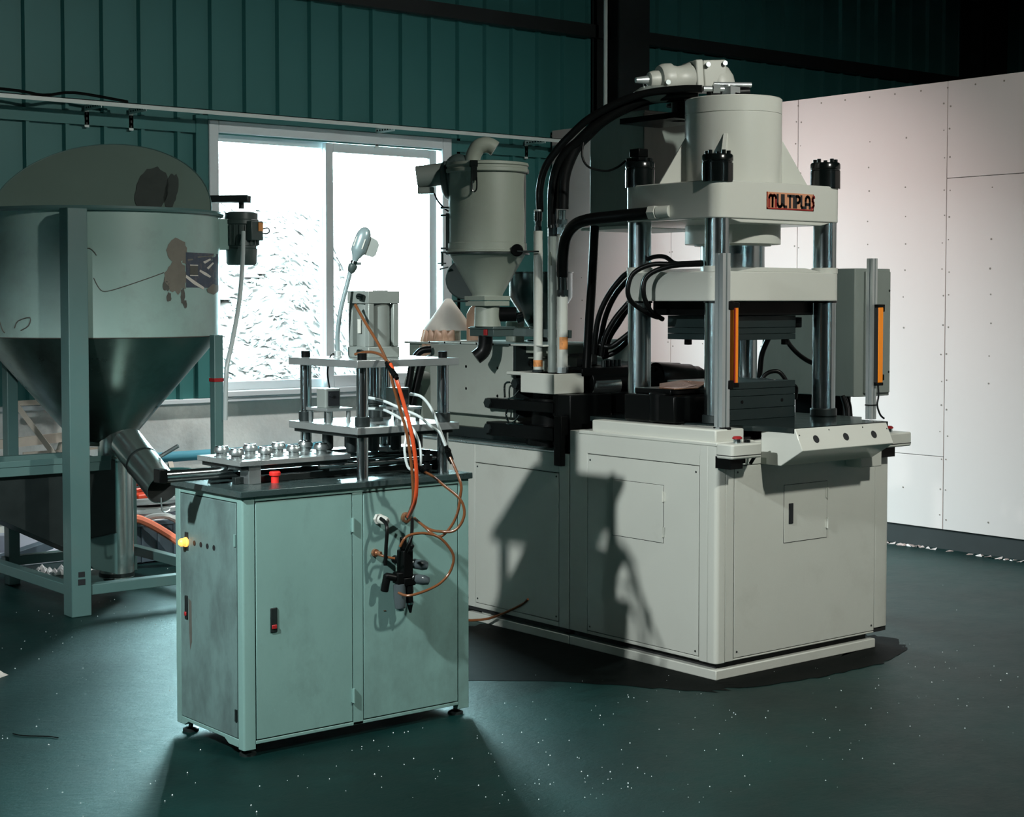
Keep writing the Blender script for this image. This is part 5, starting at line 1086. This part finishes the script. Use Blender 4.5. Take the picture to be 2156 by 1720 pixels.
prof_ = [(0.0, 0.078), (0.036, 0.080), (0.044, 0.090), (0.044, 0.128), (0.034, 0.142), (0.004, 0.148)]
vs = [q0+rr_*a+lax*b+fwd*0.004 for a, b in prof_]+[q0+rr_*a+lax*b-fwd*0.004 for a, b in prof_]
n6 = len(prof_)
flap.add(vs, [tuple(range(n6)), tuple(range(n6, 2*n6))[::-1]]+[(i, (i+1) % n6, n6+(i+1) % n6, n6+i) for i in range(n6)])
flap.build('side_flap', 'pneu', WL, bevel=0.002)
for sgn in (-0.7, 0.45):
    c = la0+rr_*0.0275*sgn+fwd*0.0275*math.sqrt(1-sgn*sgn)
    MB().bar(c+lax*0.095, c+lax*0.132, 0.004, 0.002, fwd).build('vent_slot', 'white_metal', WL)
cyl(la0+lax*0.04+rr_*0.01, la0+lax*0.045+rr_*0.026, 0.005, n=10).build('lamp_switch', 'motor', WL)
tube([(3.180, 4.925, 1.305), (3.172, 4.931, 1.312), (3.166, 4.938, 1.300), (3.170, 4.95, 1.285) , (3.185, 4.985, 1.24), (3.21, 5.01, 1.18)], 0.003, 6).build('lamp_cord', 'rubber', WL)

# ================================================================== the upright mixing hopper
MXC = Vector((3.64, 7.85, 0)); MR = 0.605
MX = thing('mixing_hopper', 'big worn grey-green mixing hopper with a cone bottom standing on four posts', 'mixer', (MXC.x, MXC.y, 0))
MB().lathe(MXC, [(MR, 1.322), (MR, 1.935), (MR-0.006, 1.935), (MR-0.006, 1.322)], n=80, closed=True).build('drum', 'mixer', MX)
MB().lathe(MXC, [(MR-0.01, 1.935), (MR+0.018, 1.935), (MR+0.022, 1.945), (MR+0.018, 1.957), (MR-0.01, 1.957)], n=80, closed=True).build('rim', 'mixer_frame', MX)
MB().lathe(MXC, [(MR, 1.322), (0.16, 0.80), (0.12, 0.78), (0.12, 0.76)], n=80).build('cone', 'cone_steel', MX)
MB().lathe(MXC, [(MR+0.001, 1.325), (MR+0.004, 1.322), (MR+0.001, 1.319), (MR-0.003, 1.319)], n=80).build('seam', 'grime', MX)
# half of the flat top, and the half lid folded open
ch = Vector((math.cos(math.radians(-36)), math.sin(math.radians(-36)), 0)); nb = Vector((-ch.y, ch.x, 0))
tp = MB(); tp.v = []; K = 32
for z in (1.938, 1.944):
    tp.v += [tuple(MXC+Vector((0, 0, z))+(ch*math.cos(PI*k/K)+nb*math.sin(PI*k/K))*(MR-0.012)) for k in range(K+1)]
tp.f = [tuple(range(K+1)), tuple(range(K+1, 2*K+2))[::-1]]+[(i, i+1, K+2+i, K+1+i) for i in range(K)]+[(K, 0, K+1, 2*K+1)]
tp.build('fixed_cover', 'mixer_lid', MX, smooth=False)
ld = MB(); tilt = math.radians(45)
ldir = nb*math.sin(tilt)+Vector((0, 0, 1))*math.cos(tilt); ln = nb*math.cos(tilt)-Vector((0, 0, 1))*math.sin(tilt)
RL = 0.565
for off_ in (0, 0.006):
    ld.v += [tuple(MXC+Vector((0, 0, 1.95))+(ch*math.cos(PI*k/K)*RL+ldir*math.sin(PI*k/K)*RL*0.98)+ln*off_) for k in range(K+1)]
ld.f = list(tp.f)
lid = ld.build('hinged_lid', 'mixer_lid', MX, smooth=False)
ed = tube([MXC+Vector((0, 0, 1.95))+(ch*math.cos(PI*k/K)*RL+ldir*math.sin(PI*k/K)*RL*0.98)+ln*0.003 for k in range(K+1)], 0.005, 6, 1).build('lid_edge', 'mixer_frame', lid)
def lidpatch(pts, mat, name):
    m = MB(); n = len(pts)
    m.add([MXC+Vector((0, 0, 1.95))+ch*a+ldir*b-ln*0.0025 for a, b in pts], [tuple(range(n))])
    m.build(name, mat, lid, smooth=False)
def blob(cx, cy, rx, ry, n=28, seed=1, rough=0.12):
    r = random.Random(seed); out = []
    for k in range(n):
        a = 2*PI*k/n; q = 1+r.uniform(-rough, rough)
        out.append((cx+rx*q*math.cos(a), cy+ry*q*math.sin(a)))
    return out
MT['lid_stain'] = M('dark_lid_stain', (0.06, 0.075, 0.07), 0.6, var=0.3, scale=18)
lidpatch(blob(0.245, 0.18, 0.085, 0.185, 30, 3, 0.06), 'lid_stain', 'dark_stain')
lidpatch(blob(0.345, 0.17, 0.035, 0.14, 26, 5, 0.10), 'lid_stain', 'dark_stain')
# curved patches on the drum: (angle from the view direction in radians, z)
A0 = math.atan2(-MXC.y, -MXC.x)
def drumpatch(pts, mat, name, dr=0.0015):
    m = MB(); n = len(pts)
    c = (sum(p[0] for p in pts)/n, sum(p[1] for p in pts)/n)
    P = lambda a, z: (MXC.x+(MR+dr)*math.cos(A0+a), MXC.y+(MR+dr)*math.sin(A0+a), z)
    vs = [P(*c)]; rings = 4
    for r_ in range(1, rings+1):
        for a, z in pts: vs.append(P(c[0]+(a-c[0])*r_/rings, c[1]+(z-c[1])*r_/rings))
    fs = [(0, 1+i, 1+(i+1) % n) for i in range(n)]
    for r_ in range(rings-1):
        for i in range(n): fs.append((1+r_*n+i, 1+(r_+1)*n+i, 1+(r_+1)*n+(i+1) % n, 1+r_*n+(i+1) % n))
    return m.add(vs, fs).build(name, mat, MX)
# sticker with torn strips, peeled paint, drips
def arcang(px): return math.asin(max(-1, min(1, (px-213)/247.0)))
def zz_(py): return 1.5+(634-py)*0.00232
rect = lambda x0, x1, y0, y1, n=5: [(arcang(x0+(x1-x0)*k/n), zz_(y0)) for k in range(n+1)]+[(arcang(x1-(x1-x0)*k/n), zz_(y1)) for k in range(n+1)]
sk1 = drumpatch(rect(380, 452, 530, 605), 'sticker', 'warning_sticker', 0.0018)
drumpatch(rect(388, 405, 556, 580, 2), 'grime', 'sticker_panel', 0.0026)
def poly(pts, mat, nm, dr=0.003): drumpatch([(arcang(x), zz_(y)) for x, y in pts], mat, nm, dr)
poly(((380, 578), (400, 592), (418, 604), (416, 609), (396, 598), (379, 584)), 'paper', 'torn_strip')
poly(((424, 608), (438, 596), (452, 598), (452, 612), (440, 620), (426, 615)), 'peel', 'torn_corner')
poly(((409, 566), (424, 573), (434, 580), (431, 583), (418, 577), (408, 570)), 'paper', 'torn_strip')
poly(((416, 549), (432, 541), (434, 544), (420, 553)), 'paper', 'torn_strip')
poly(((424, 562), (438, 549), (441, 551), (428, 565)), 'paper', 'torn_strip')
poly(((404, 538), (440, 533), (441, 536), (405, 541)), 'peel', 'torn_strip')
poly(((383, 545), (394, 543), (395, 546), (384, 548)), 'peel', 'torn_strip')
poly(((388, 556), (405, 556), (405, 558), (388, 558)), 'paper', 'torn_strip', 0.0032)
poly(((388, 578), (405, 578), (405, 580), (388, 580)), 'paper', 'torn_strip', 0.0032)
drumpatch([(arcang(213+p[0]), zz_(p[1])) for p in blob(149, 527, 21, 26, 26, 8, 0.08)], 'peel', 'peeled_paint', 0.0012)
drumpatch([(arcang(213+p[0]), zz_(p[1])) for p in blob(147, 583, 23, 34, 26, 9, 0.16)], 'peel', 'peeled_paint', 0.0013)
drumpatch([(arcang(213+p[0]), zz_(p[1])) for p in blob(170, 545, 12, 12, 20, 13, 0.2)], 'peel', 'peeled_paint', 0.0011)
for k, (x, y, rx, ry) in enumerate(((340, 598, 7, 14), (345, 625, 5, 10), (373, 625, 4, 18), (378, 640, 3, 10))):
    drumpatch([(arcang(213+p[0]), zz_(p[1])) for p in blob(x-213, y, rx, ry, 16, 20+k, 0.25)], 'grime', 'paint_drip', 0.0012)
def drumline(pts, mat, name, r=0.0022):
    P = [(MXC.x+(MR+0.001)*math.cos(A0+arcang(x)), MXC.y+(MR+0.001)*math.sin(A0+arcang(x)), zz_(y)) for x, y in pts]
    return tube(P, r, 6, 3).build(name, mat, MX)
drumline([(200, 586), (207, 602), (216, 613), (232, 612), (262, 602), (300, 588), (335, 574)], 'grime', 'scratch')
drumline([(184, 528), (192, 525), (200, 531), (206, 540)], 'grime', 'scratch')
drumline([(0, 612), (10, 645), (22, 690), (28, 700)], 'grime', 'scratch', 0.003)
drumline([(48, 690), (55, 675), (78, 668), (75, 685), (60, 695)], 'grime', 'scratch', 0.003)
# four posts and frame
posts = ((3.250, 7.300, 0.10, 0.095), (4.015, 7.32, 0.05, 0.05), (3.345, 8.33, 0.06, 0.07), (4.03, 8.35, 0.06, 0.06))
for i, (x, y, a, b) in enumerate(posts):
    m = MB()
    if i == 0:
        m.box(x-a/2, x+a/2, y-b/2, y+b/2, 0, 1.94)
    else: m.box(x-a/2, x+a/2, y-b/2, y+b/2, 0.0, 1.33)
    p_ = m.build('post', 'mixer_frame', MX, bevel=0.004)
    if i == 0:
        MB().box(x-0.016, x+0.016, y-b/2-0.002, y-b/2, 0.19, 0.215).box(x-0.018, x+0.018, y-b/2-0.002, y-b/2, 0.152, 0.18).build('bolt_hole', 'plate_black', p_, smooth=False)
    if i == 1:
        MB().box(x-0.028, x+0.028, y-0.028, y+0.028, 1.094, 1.112).build('tape_band', 'darkred', p_, smooth=False)
MB().box(3.25, 4.02, 7.27, 7.33, 0.095, 0.145).box(3.30, 4.05, 8.31, 8.37, 0.10, 0.15).box(3.20, 3.26, 7.34, 8.33, 0.10, 0.15).box(4.0, 4.05, 7.34, 8.33, 0.10, 0.15).build('base_rail', 'mixer_frame', MX, bevel=0.003)
# auger tube, boot, feeding trough
MB().lathe((3.66, 7.74, 0), [(0.088, 0.085), (0.088, 0.68), (0.098, 0.69), (0.098, 0.70), (0.088, 0.71), (0.088, 0.86)], n=32).build('auger_tube', 'stainless', MX)
MB().lathe((3.66, 7.74, 0), [(0.0, 0.06), (0.06, 0.06), (0.075, 0.085), (0.09, 0.09), (0.09, 0.11)], n=24).build('auger_cap', 'dark_steel', MX)
# feeding trough to the left, open topped with a sloping bottom
tr = MB()
tr.add([(2.86, 7.62, 0.70), (3.60, 7.62, 0.70), (3.60, 8.02, 0.70), (2.86, 8.02, 0.70), (3.60, 7.62, 0.14), (3.60, 8.02, 0.14), (2.86, 7.62, 0.52), (2.86, 8.02, 0.52)],
       [(0, 1, 4, 6), (3, 7, 5, 2), (0, 6, 7, 3), (6, 4, 5, 7), (1, 2, 5, 4)])
tr.build('feed_trough', 'dark_steel', MX, smooth=False)
MB().box(2.80, 3.56, 7.58, 7.63, 0.655, 0.712).box(2.80, 3.60, 8.01, 8.06, 0.655, 0.712).box(2.80, 2.85, 7.63, 8.01, 0.655, 0.712).box(2.80, 3.56, 7.575, 7.58, 0.70, 0.73).build('trough_rim', 'mixer_frame', MX, bevel=0.002)
MB().prism([(3.36, 0.30), (3.60, 0.33), (3.60, 0.12), (3.47, 0.16)], 'y', 7.60, 7.635).build('trough_gusset', 'mixer_frame', MX, bevel=0.002)
# discharge chute with a handle
c0 = Vector((3.605, 7.49, 0.795)); c1 = Vector((3.60, 7.10, 0.60)); dc = (c1-c0)
ct = MB().lathe(c0, [(0.082, 0), (0.082, dc.length), (0.078, dc.length), (0.078, 0.0)], dc, 36, closed=True).build('discharge_chute', 'stainless', MX)
MB().lathe(c0, [(0.0832, dc.length*0.42), (0.085, dc.length*0.43), (0.085, dc.length*0.445), (0.0832, dc.length*0.455)], dc, 36).build('chute_band', 'dark_steel', ct)
MB().lathe(c0, [(0, dc.length*0.55), (0.078, dc.length*0.55)], dc, 28).build('chute_flap', 'black', ct)
cyl((3.66, 7.24, 0.742), (3.72, 7.17, 0.795), 0.010, n=10).build('chute_handle', 'steel', ct)
tube([(3.60, 7.12, 0.555), (3.602, 7.115, 0.50), (3.612, 7.11, 0.485), (3.632, 7.10, 0.492), (3.636, 7.10, 0.50)], 0.004, 6).build('chute_hook', 'steel', ct)
# drive motor, pulley guard, bracket
mc = Vector((4.311, 7.577, 0.018))
mo = MB().lathe((mc.x, mc.y, 0), [(0, 1.69), (0.072, 1.69), (0.080, 1.70), (0.082, 1.775), (0.078, 1.78), (0.078, 1.79), (0.086, 1.792), (0.086, 1.90), (0.092, 1.905), (0.092, 1.925), (0.086, 1.93), (0.086, 1.962), (0.07, 1.968), (0, 1.968)], n=40).build('drive_motor', 'motor', MX)
mo['label'] = 'dark green-grey electric drive motor'
for k in range(20):
    a = 2*PI*k/20
    p = Vector((mc.x+0.087*math.cos(a), mc.y+0.087*math.sin(a), 0))
    MB().bar(p+Vector((0, 0, 1.795)), p+Vector((0, 0, 1.90)), 0.004, 0.012, (math.cos(a), math.sin(a), 0)).build('fin', 'motor', mo)
jd = Vector((0.25, -0.97, 0)).normalized()
MB().bar(mc+jd*0.095+Vector((0, 0, 1.80)), mc+jd*0.095+Vector((0, 0, 1.90)), 0.085, 0.045, jd).build('terminal_box', 'motor', mo, bevel=0.004)
nd = mc+jd*0.119+Vector((0.02, 0.003, 0))
MB().bar(nd+Vector((0, 0, 1.848)), nd+Vector((0, 0, 1.893)), 0.033, 0.003, jd).build('motor_plate', 'label_orange', mo)
tube([mc+Vector((0.085, -0.05, 1.86)), mc+Vector((0.112, -0.078, 1.868)), mc+Vector((0.118, -0.085, 1.850)), mc+Vector((0.108, -0.075, 1.838)), mc+Vector((0.088, -0.055, 1.842))], 0.003, 6).build('cable_loop', 'rubber', mo)
MB().cyl(mc+Vector((0, 0, 1.968)), mc+Vector((0, 0, 2.01)), 0.014, n=14).cyl(mc+Vector((0, 0, 2.0)), mc+Vector((0, 0, 2.035)), 0.05, n=24).build('pulley', 'dark_steel', mo)
MB().bar(mc+Vector((0.03, -0.03, 2.02)), MXC+Vector((0.16, 0.13, 2.03)), 0.10, 0.035).build('belt_guard', 'dark_steel', MX, bevel=0.004)
MB().bar((4.19, 7.66, 1.85), (4.26, 7.61, 1.85), 0.12, 0.16).build('motor_bracket', 'mixer', MX, bevel=0.003)
MB().cyl(MXC+Vector((0.12, 0.14, 1.945)), MXC+Vector((0.12, 0.14, 2.03)), 0.04, n=18).build('shaft_bearing', 'dark_steel', MX)
tube([(4.26, 7.47, 1.86), (4.22, 7.41, 1.69), (4.17, 7.36, 1.49), (4.10, 7.31, 1.29), (4.05, 7.28, 1.15), (4.04, 7.28, 0.9)], 0.0115, 10, 4).build('cable_conduit', 'tube_white', MX)

# ================================================================== things along the back wall
def pipe(y, z, x0, x1, r, lab):
    o = cyl((x0, y, z), (x1, y, z), r, n=20).build('blue_pipe', 'bluepipe'); tag(o, lab, 'pipe', 'blue pipes along the back wall')
    for x in (x0+0.4, x1-0.02): cyl((x-0.02, y, z), (x+0.03, y, z), r*1.12, n=20).build('pipe_socket', 'bluepipe', o)
    for x in (x0+1.0, x1-0.5): MB().box(x-0.01, x+0.01, y, YW+0.02, z-r-0.012, z-r).build('pipe_clip', 'gasket', o, smooth=False)
pipe(9.57, 0.49, 2.6, 6.05, 0.034, 'upper light blue pipe fixed along the concrete wall below the window')
pipe(9.45, 0.255, 3.2, 6.6, 0.038, 'lower light blue pipe running near the floor below the other blue pipe')
tag(MB().box(4.35, 5.9, 9.50, 9.60, 0.0, 0.235).build('dark_tarpaulin', 'gasket', bevel=0.02), 'dark folded tarpaulin against the wall foot under the lower blue pipe', 'tarpaulin')
# coiled hoses
def coil(c, r, rt, turns, mat, lab, rise=0.03, ry=1.0):
    P = []
    for k in range(int(turns*18)+1):
        a = 2*PI*k/18
        q = r*(1+0.06*math.sin(a*0.37+r*9))
        P.append((c[0]+q*math.cos(a), c[1]+ry*q*math.sin(a), c[2]+rt+rise*k/18+0.012*math.sin(a*1.3)))
    tag(MB().tube(P, rt, 8, 1).build('coiled_hose', mat), lab, 'hose', 'hose coils by the wall')
MT['hose_red'] = M('red_orange_tape', (0.80, 0.07, 0.02), 0.4, var=0.1)
MT['white_soft'] = M('white_plastic', (0.72, 0.74, 0.74), 0.5, var=0.1, scale=8)
coil((4.48, 8.86, 0.24), 0.20, 0.020, 2.3, 'tube_white', 'white hose coil lying on the grey crate by the wall', 0.035)
coil((4.42, 9.18, 0.33), 0.20, 0.016, 2.0, 'hose_red', 'red-orange hose coil lying behind the white coil', 0.03)
coil((4.62, 9.12, 0.40), 0.19, 0.013, 1.6, 'wallpanel', 'thin grey-green hose coil on top of the red-orange coil', 0.025)
cr = thing('grey_crate', 'grey-blue plastic crate under the coiled hoses behind the mixing hopper', 'crate', (4.35, 8.72, 0))
cm = MB().box(4.12, 4.56, 8.50, 8.515, 0.0, 0.235).box(4.12, 4.56, 9.0, 9.015, 0.0, 0.235).box(4.12, 4.135, 8.515, 9.0, 0.0, 0.235).box(4.545, 4.56, 8.515, 9.0, 0.0, 0.235).box(4.12, 4.56, 8.5, 9.015, 0.0, 0.015)
cm.build('crate_body', 'crate', cr, bevel=0.004)
MB().box(4.10, 4.58, 8.485, 8.505, 0.215, 0.245).box(4.10, 4.58, 9.01, 9.03, 0.215, 0.245).box(4.10, 4.12, 8.485, 9.03, 0.215, 0.245).box(4.56, 4.58, 8.485, 9.03, 0.215, 0.245).build('crate_rim', 'crate', cr, bevel=0.004)
for k in range(4): MB().box(4.17+0.10*k, 4.185+0.10*k, 8.492, 8.50, 0.01, 0.215).build('crate_rib', 'crate', cr, smooth=False)
MB().box(4.14, 4.54, 8.52, 8.99, 0.19, 0.225).build('crate_contents', 'white_soft', cr, bevel=0.02)
MT['salmon'] = M('salmon_strip', (0.80, 0.22, 0.12), 0.5, var=0.08)
tag(MB().tube([(3.95, 8.42, 0.30), (4.12, 8.40, 0.27), (4.30, 8.33, 0.15), (4.42, 8.25, 0.03), (4.62, 8.15, 0.02)], 0.024, 8, 4).build('flat_hose', 'salmon'), 'salmon-orange hose slanting over the front of the grey crate to the floor', 'hose')
tag(MB().tube([(4.14, 8.47, 0.245), (4.22, 8.42, 0.28), (4.32, 8.38, 0.26), (4.46, 8.32, 0.12), (4.60, 8.24, 0.03), (4.72, 8.20, 0.02)], 0.018, 8, 4).build('white_hose', 'tube_white'), 'white hose arching beside the salmon hose in front of the grey crate', 'hose')
wl = MB().tube([(4.50, 8.9, 0.30), (4.52, 8.95, 0.42), (4.55, 9.2, 0.52)], 0.012, 8)
tag(MB().bar((4.70, 8.9, 0.0), (4.86, 9.48, 0.46), 0.03, 0.03).build('wooden_stick', 'wood'), 'thin pale stick leaning against the wall beside the hose coils', 'stick')
tag(MB().box(4.60, 5.0, 8.72, 9.14, 0.0, 0.19).build('white_box', 'white_soft', bevel=0.02), 'low white box standing right of the grey crate', 'box')
tag(MB().box(4.30, 4.50, 8.80, 8.92, 0.33, 0.36).build('red_tool', 'hose_red', bevel=0.01), 'small red tool on the white hose coil', 'tool')
# boards on the left behind the posts
for k, (y, x0, x1, z1, t) in enumerate(((8.98, 2.9, 4.02, 0.17, 0.05), (8.86, 2.9, 3.9, 0.075, 0.09))):
    tag(MB().box(x0, x1, y, y+0.09, 0.0 if k else 0.0, z1).build('foam_board', 'foam', bevel=0.006), ('tall pale blue foam board lying along the wall behind the left rear post', 'low pale blue foam board in front of the taller one')[k], 'board', 'foam boards by the wall')
tag(MB().bar((3.10, 8.58, 0.03), (3.75, 8.80, 0.12), 0.07, 0.05).build('steel_bar', 'crate', bevel=0.003), 'dark blue bar lying aslant on the floor behind the left rear post', 'bar')
bs = MB()
for k in range(70):
    x = random.uniform(3.55, 4.0); y = random.uniform(8.45, 8.7); s = random.uniform(0.012, 0.03)
    bs.add([(x+s*a, y+s*b, max(0, s*c)) for a, b, c in ((1, 0, 0), (-1, 0.2, 0), (0, 1, 0.1), (0, -1, 0), (0, 0, 1.2))], [(0, 2, 4), (2, 1, 4), (1, 3, 4), (3, 0, 4)])
tag(stuff(bs.build('foam_scraps', 'white_soft', smooth=False)), 'heap of white foam scraps on the floor under the mixing hopper', 'scraps')
# white wooden stand behind the mixer
ws = thing('white_stand', 'white folding wooden stand with a crossbar behind the mixing hopper', 'stand', (3.95, 9.2, 0))
MB().bar((3.72, 9.22, 0.92), (4.12, 9.05, 0.30), 0.03, 0.03).build('leg', 'wood', ws)
MB().bar((4.15, 9.30, 0.90), (3.82, 9.30, 0.0), 0.05, 0.03).build('leg', 'wood', ws)
MB().bar((3.60, 9.26, 0.66), (4.30, 9.26, 0.70), 0.03, 0.055).build('crossbar', 'wood', ws)
MB().bar((3.80, 9.28, 0.60), (4.4, 9.28, 0.605), 0.015, 0.012).build('rung', 'wood', ws)
MB().bar((4.12, 9.05, 0.30), (4.16, 9.03, 0.0), 0.03, 0.03).build('leg', 'wood', ws)
MB().bar((3.70, 9.24, 0.90), (4.17, 9.31, 0.90), 0.03, 0.03).build('crossbar', 'wood', ws)
# scrap on the floor at the far left
sp_ = MB()
vsx = [(2.465+0.5*(a-2.49), 6.31+0.5*(b-6.31), 0.55*c) for a, b, c in ((2.47, 6.23, 0), (2.40, 6.34, 0), (2.50, 6.40, 0), (2.58, 6.30, 0.0), (2.44, 6.30, 0.045), (2.49, 6.34, 0.06), (2.54, 6.30, 0.02))]
sp_.add(vsx, [(0, 3, 6), (0, 6, 4), (0, 4, 1), (1, 4, 5), (1, 5, 2), (2, 5, 6), (2, 6, 3), (4, 6, 5)])
tag(sp_.build('crumpled_wrapper', 'paper', smooth=False), 'small crumpled white wrapper on the dark floor at the left edge', 'wrapper')
tag(MB().tube([(2.17, 5.42, 0.003), (2.19, 5.37, 0.003), (2.25, 5.31, 0.003), (2.27, 5.27, 0.003)], 0.002, 5).build('wire_scrap', 'rubber'), 'short curved wire scrap on the floor left of the blue-grey cabinet', 'wire')
tag(tube([(4.50, 5.93, 0.03), (4.60, 5.84, 0.04), (4.632, 5.66, 0.12), (4.635, 5.60, 0.16)], 0.006, 6).build('floor_cable', 'hose_amber'), 'thin brown cable at the foot of the injection unit', 'cable')

# flat black patches on the floor round the press
def patch(pts, label):
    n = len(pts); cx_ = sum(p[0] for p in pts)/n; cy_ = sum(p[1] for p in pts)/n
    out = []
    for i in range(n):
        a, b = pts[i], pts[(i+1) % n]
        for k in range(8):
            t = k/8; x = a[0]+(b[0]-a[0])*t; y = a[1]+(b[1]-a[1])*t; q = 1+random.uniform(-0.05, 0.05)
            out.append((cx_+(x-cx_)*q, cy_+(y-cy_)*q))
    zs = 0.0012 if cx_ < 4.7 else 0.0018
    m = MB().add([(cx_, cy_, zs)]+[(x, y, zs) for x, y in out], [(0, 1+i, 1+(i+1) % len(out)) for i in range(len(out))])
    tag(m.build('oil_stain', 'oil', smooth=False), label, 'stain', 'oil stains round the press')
MT['oil'] = M('dried_black_oil', (0.0012, 0.0022, 0.0020), 0.6, var=0.5, scale=6, spec=0.05)  # near-black tone of the floor patches
patch([(3.75, 5.2), (4.2, 4.75), (4.5, 4.32), (4.66, 4.30), (4.66, 5.0), (4.66, 5.9), (4.3, 6.0), (3.8, 5.8)], 'black oil stain on the floor along the left foot of the tall press')
patch([(4.62, 4.46), (4.62, 4.28), (5.0, 4.22), (5.4, 4.22), (5.7, 4.32), (5.85, 4.5), (5.80, 4.66), (5.70, 4.6), (5.64, 4.46)], 'black oil stain on the floor along the front foot of the tall press')
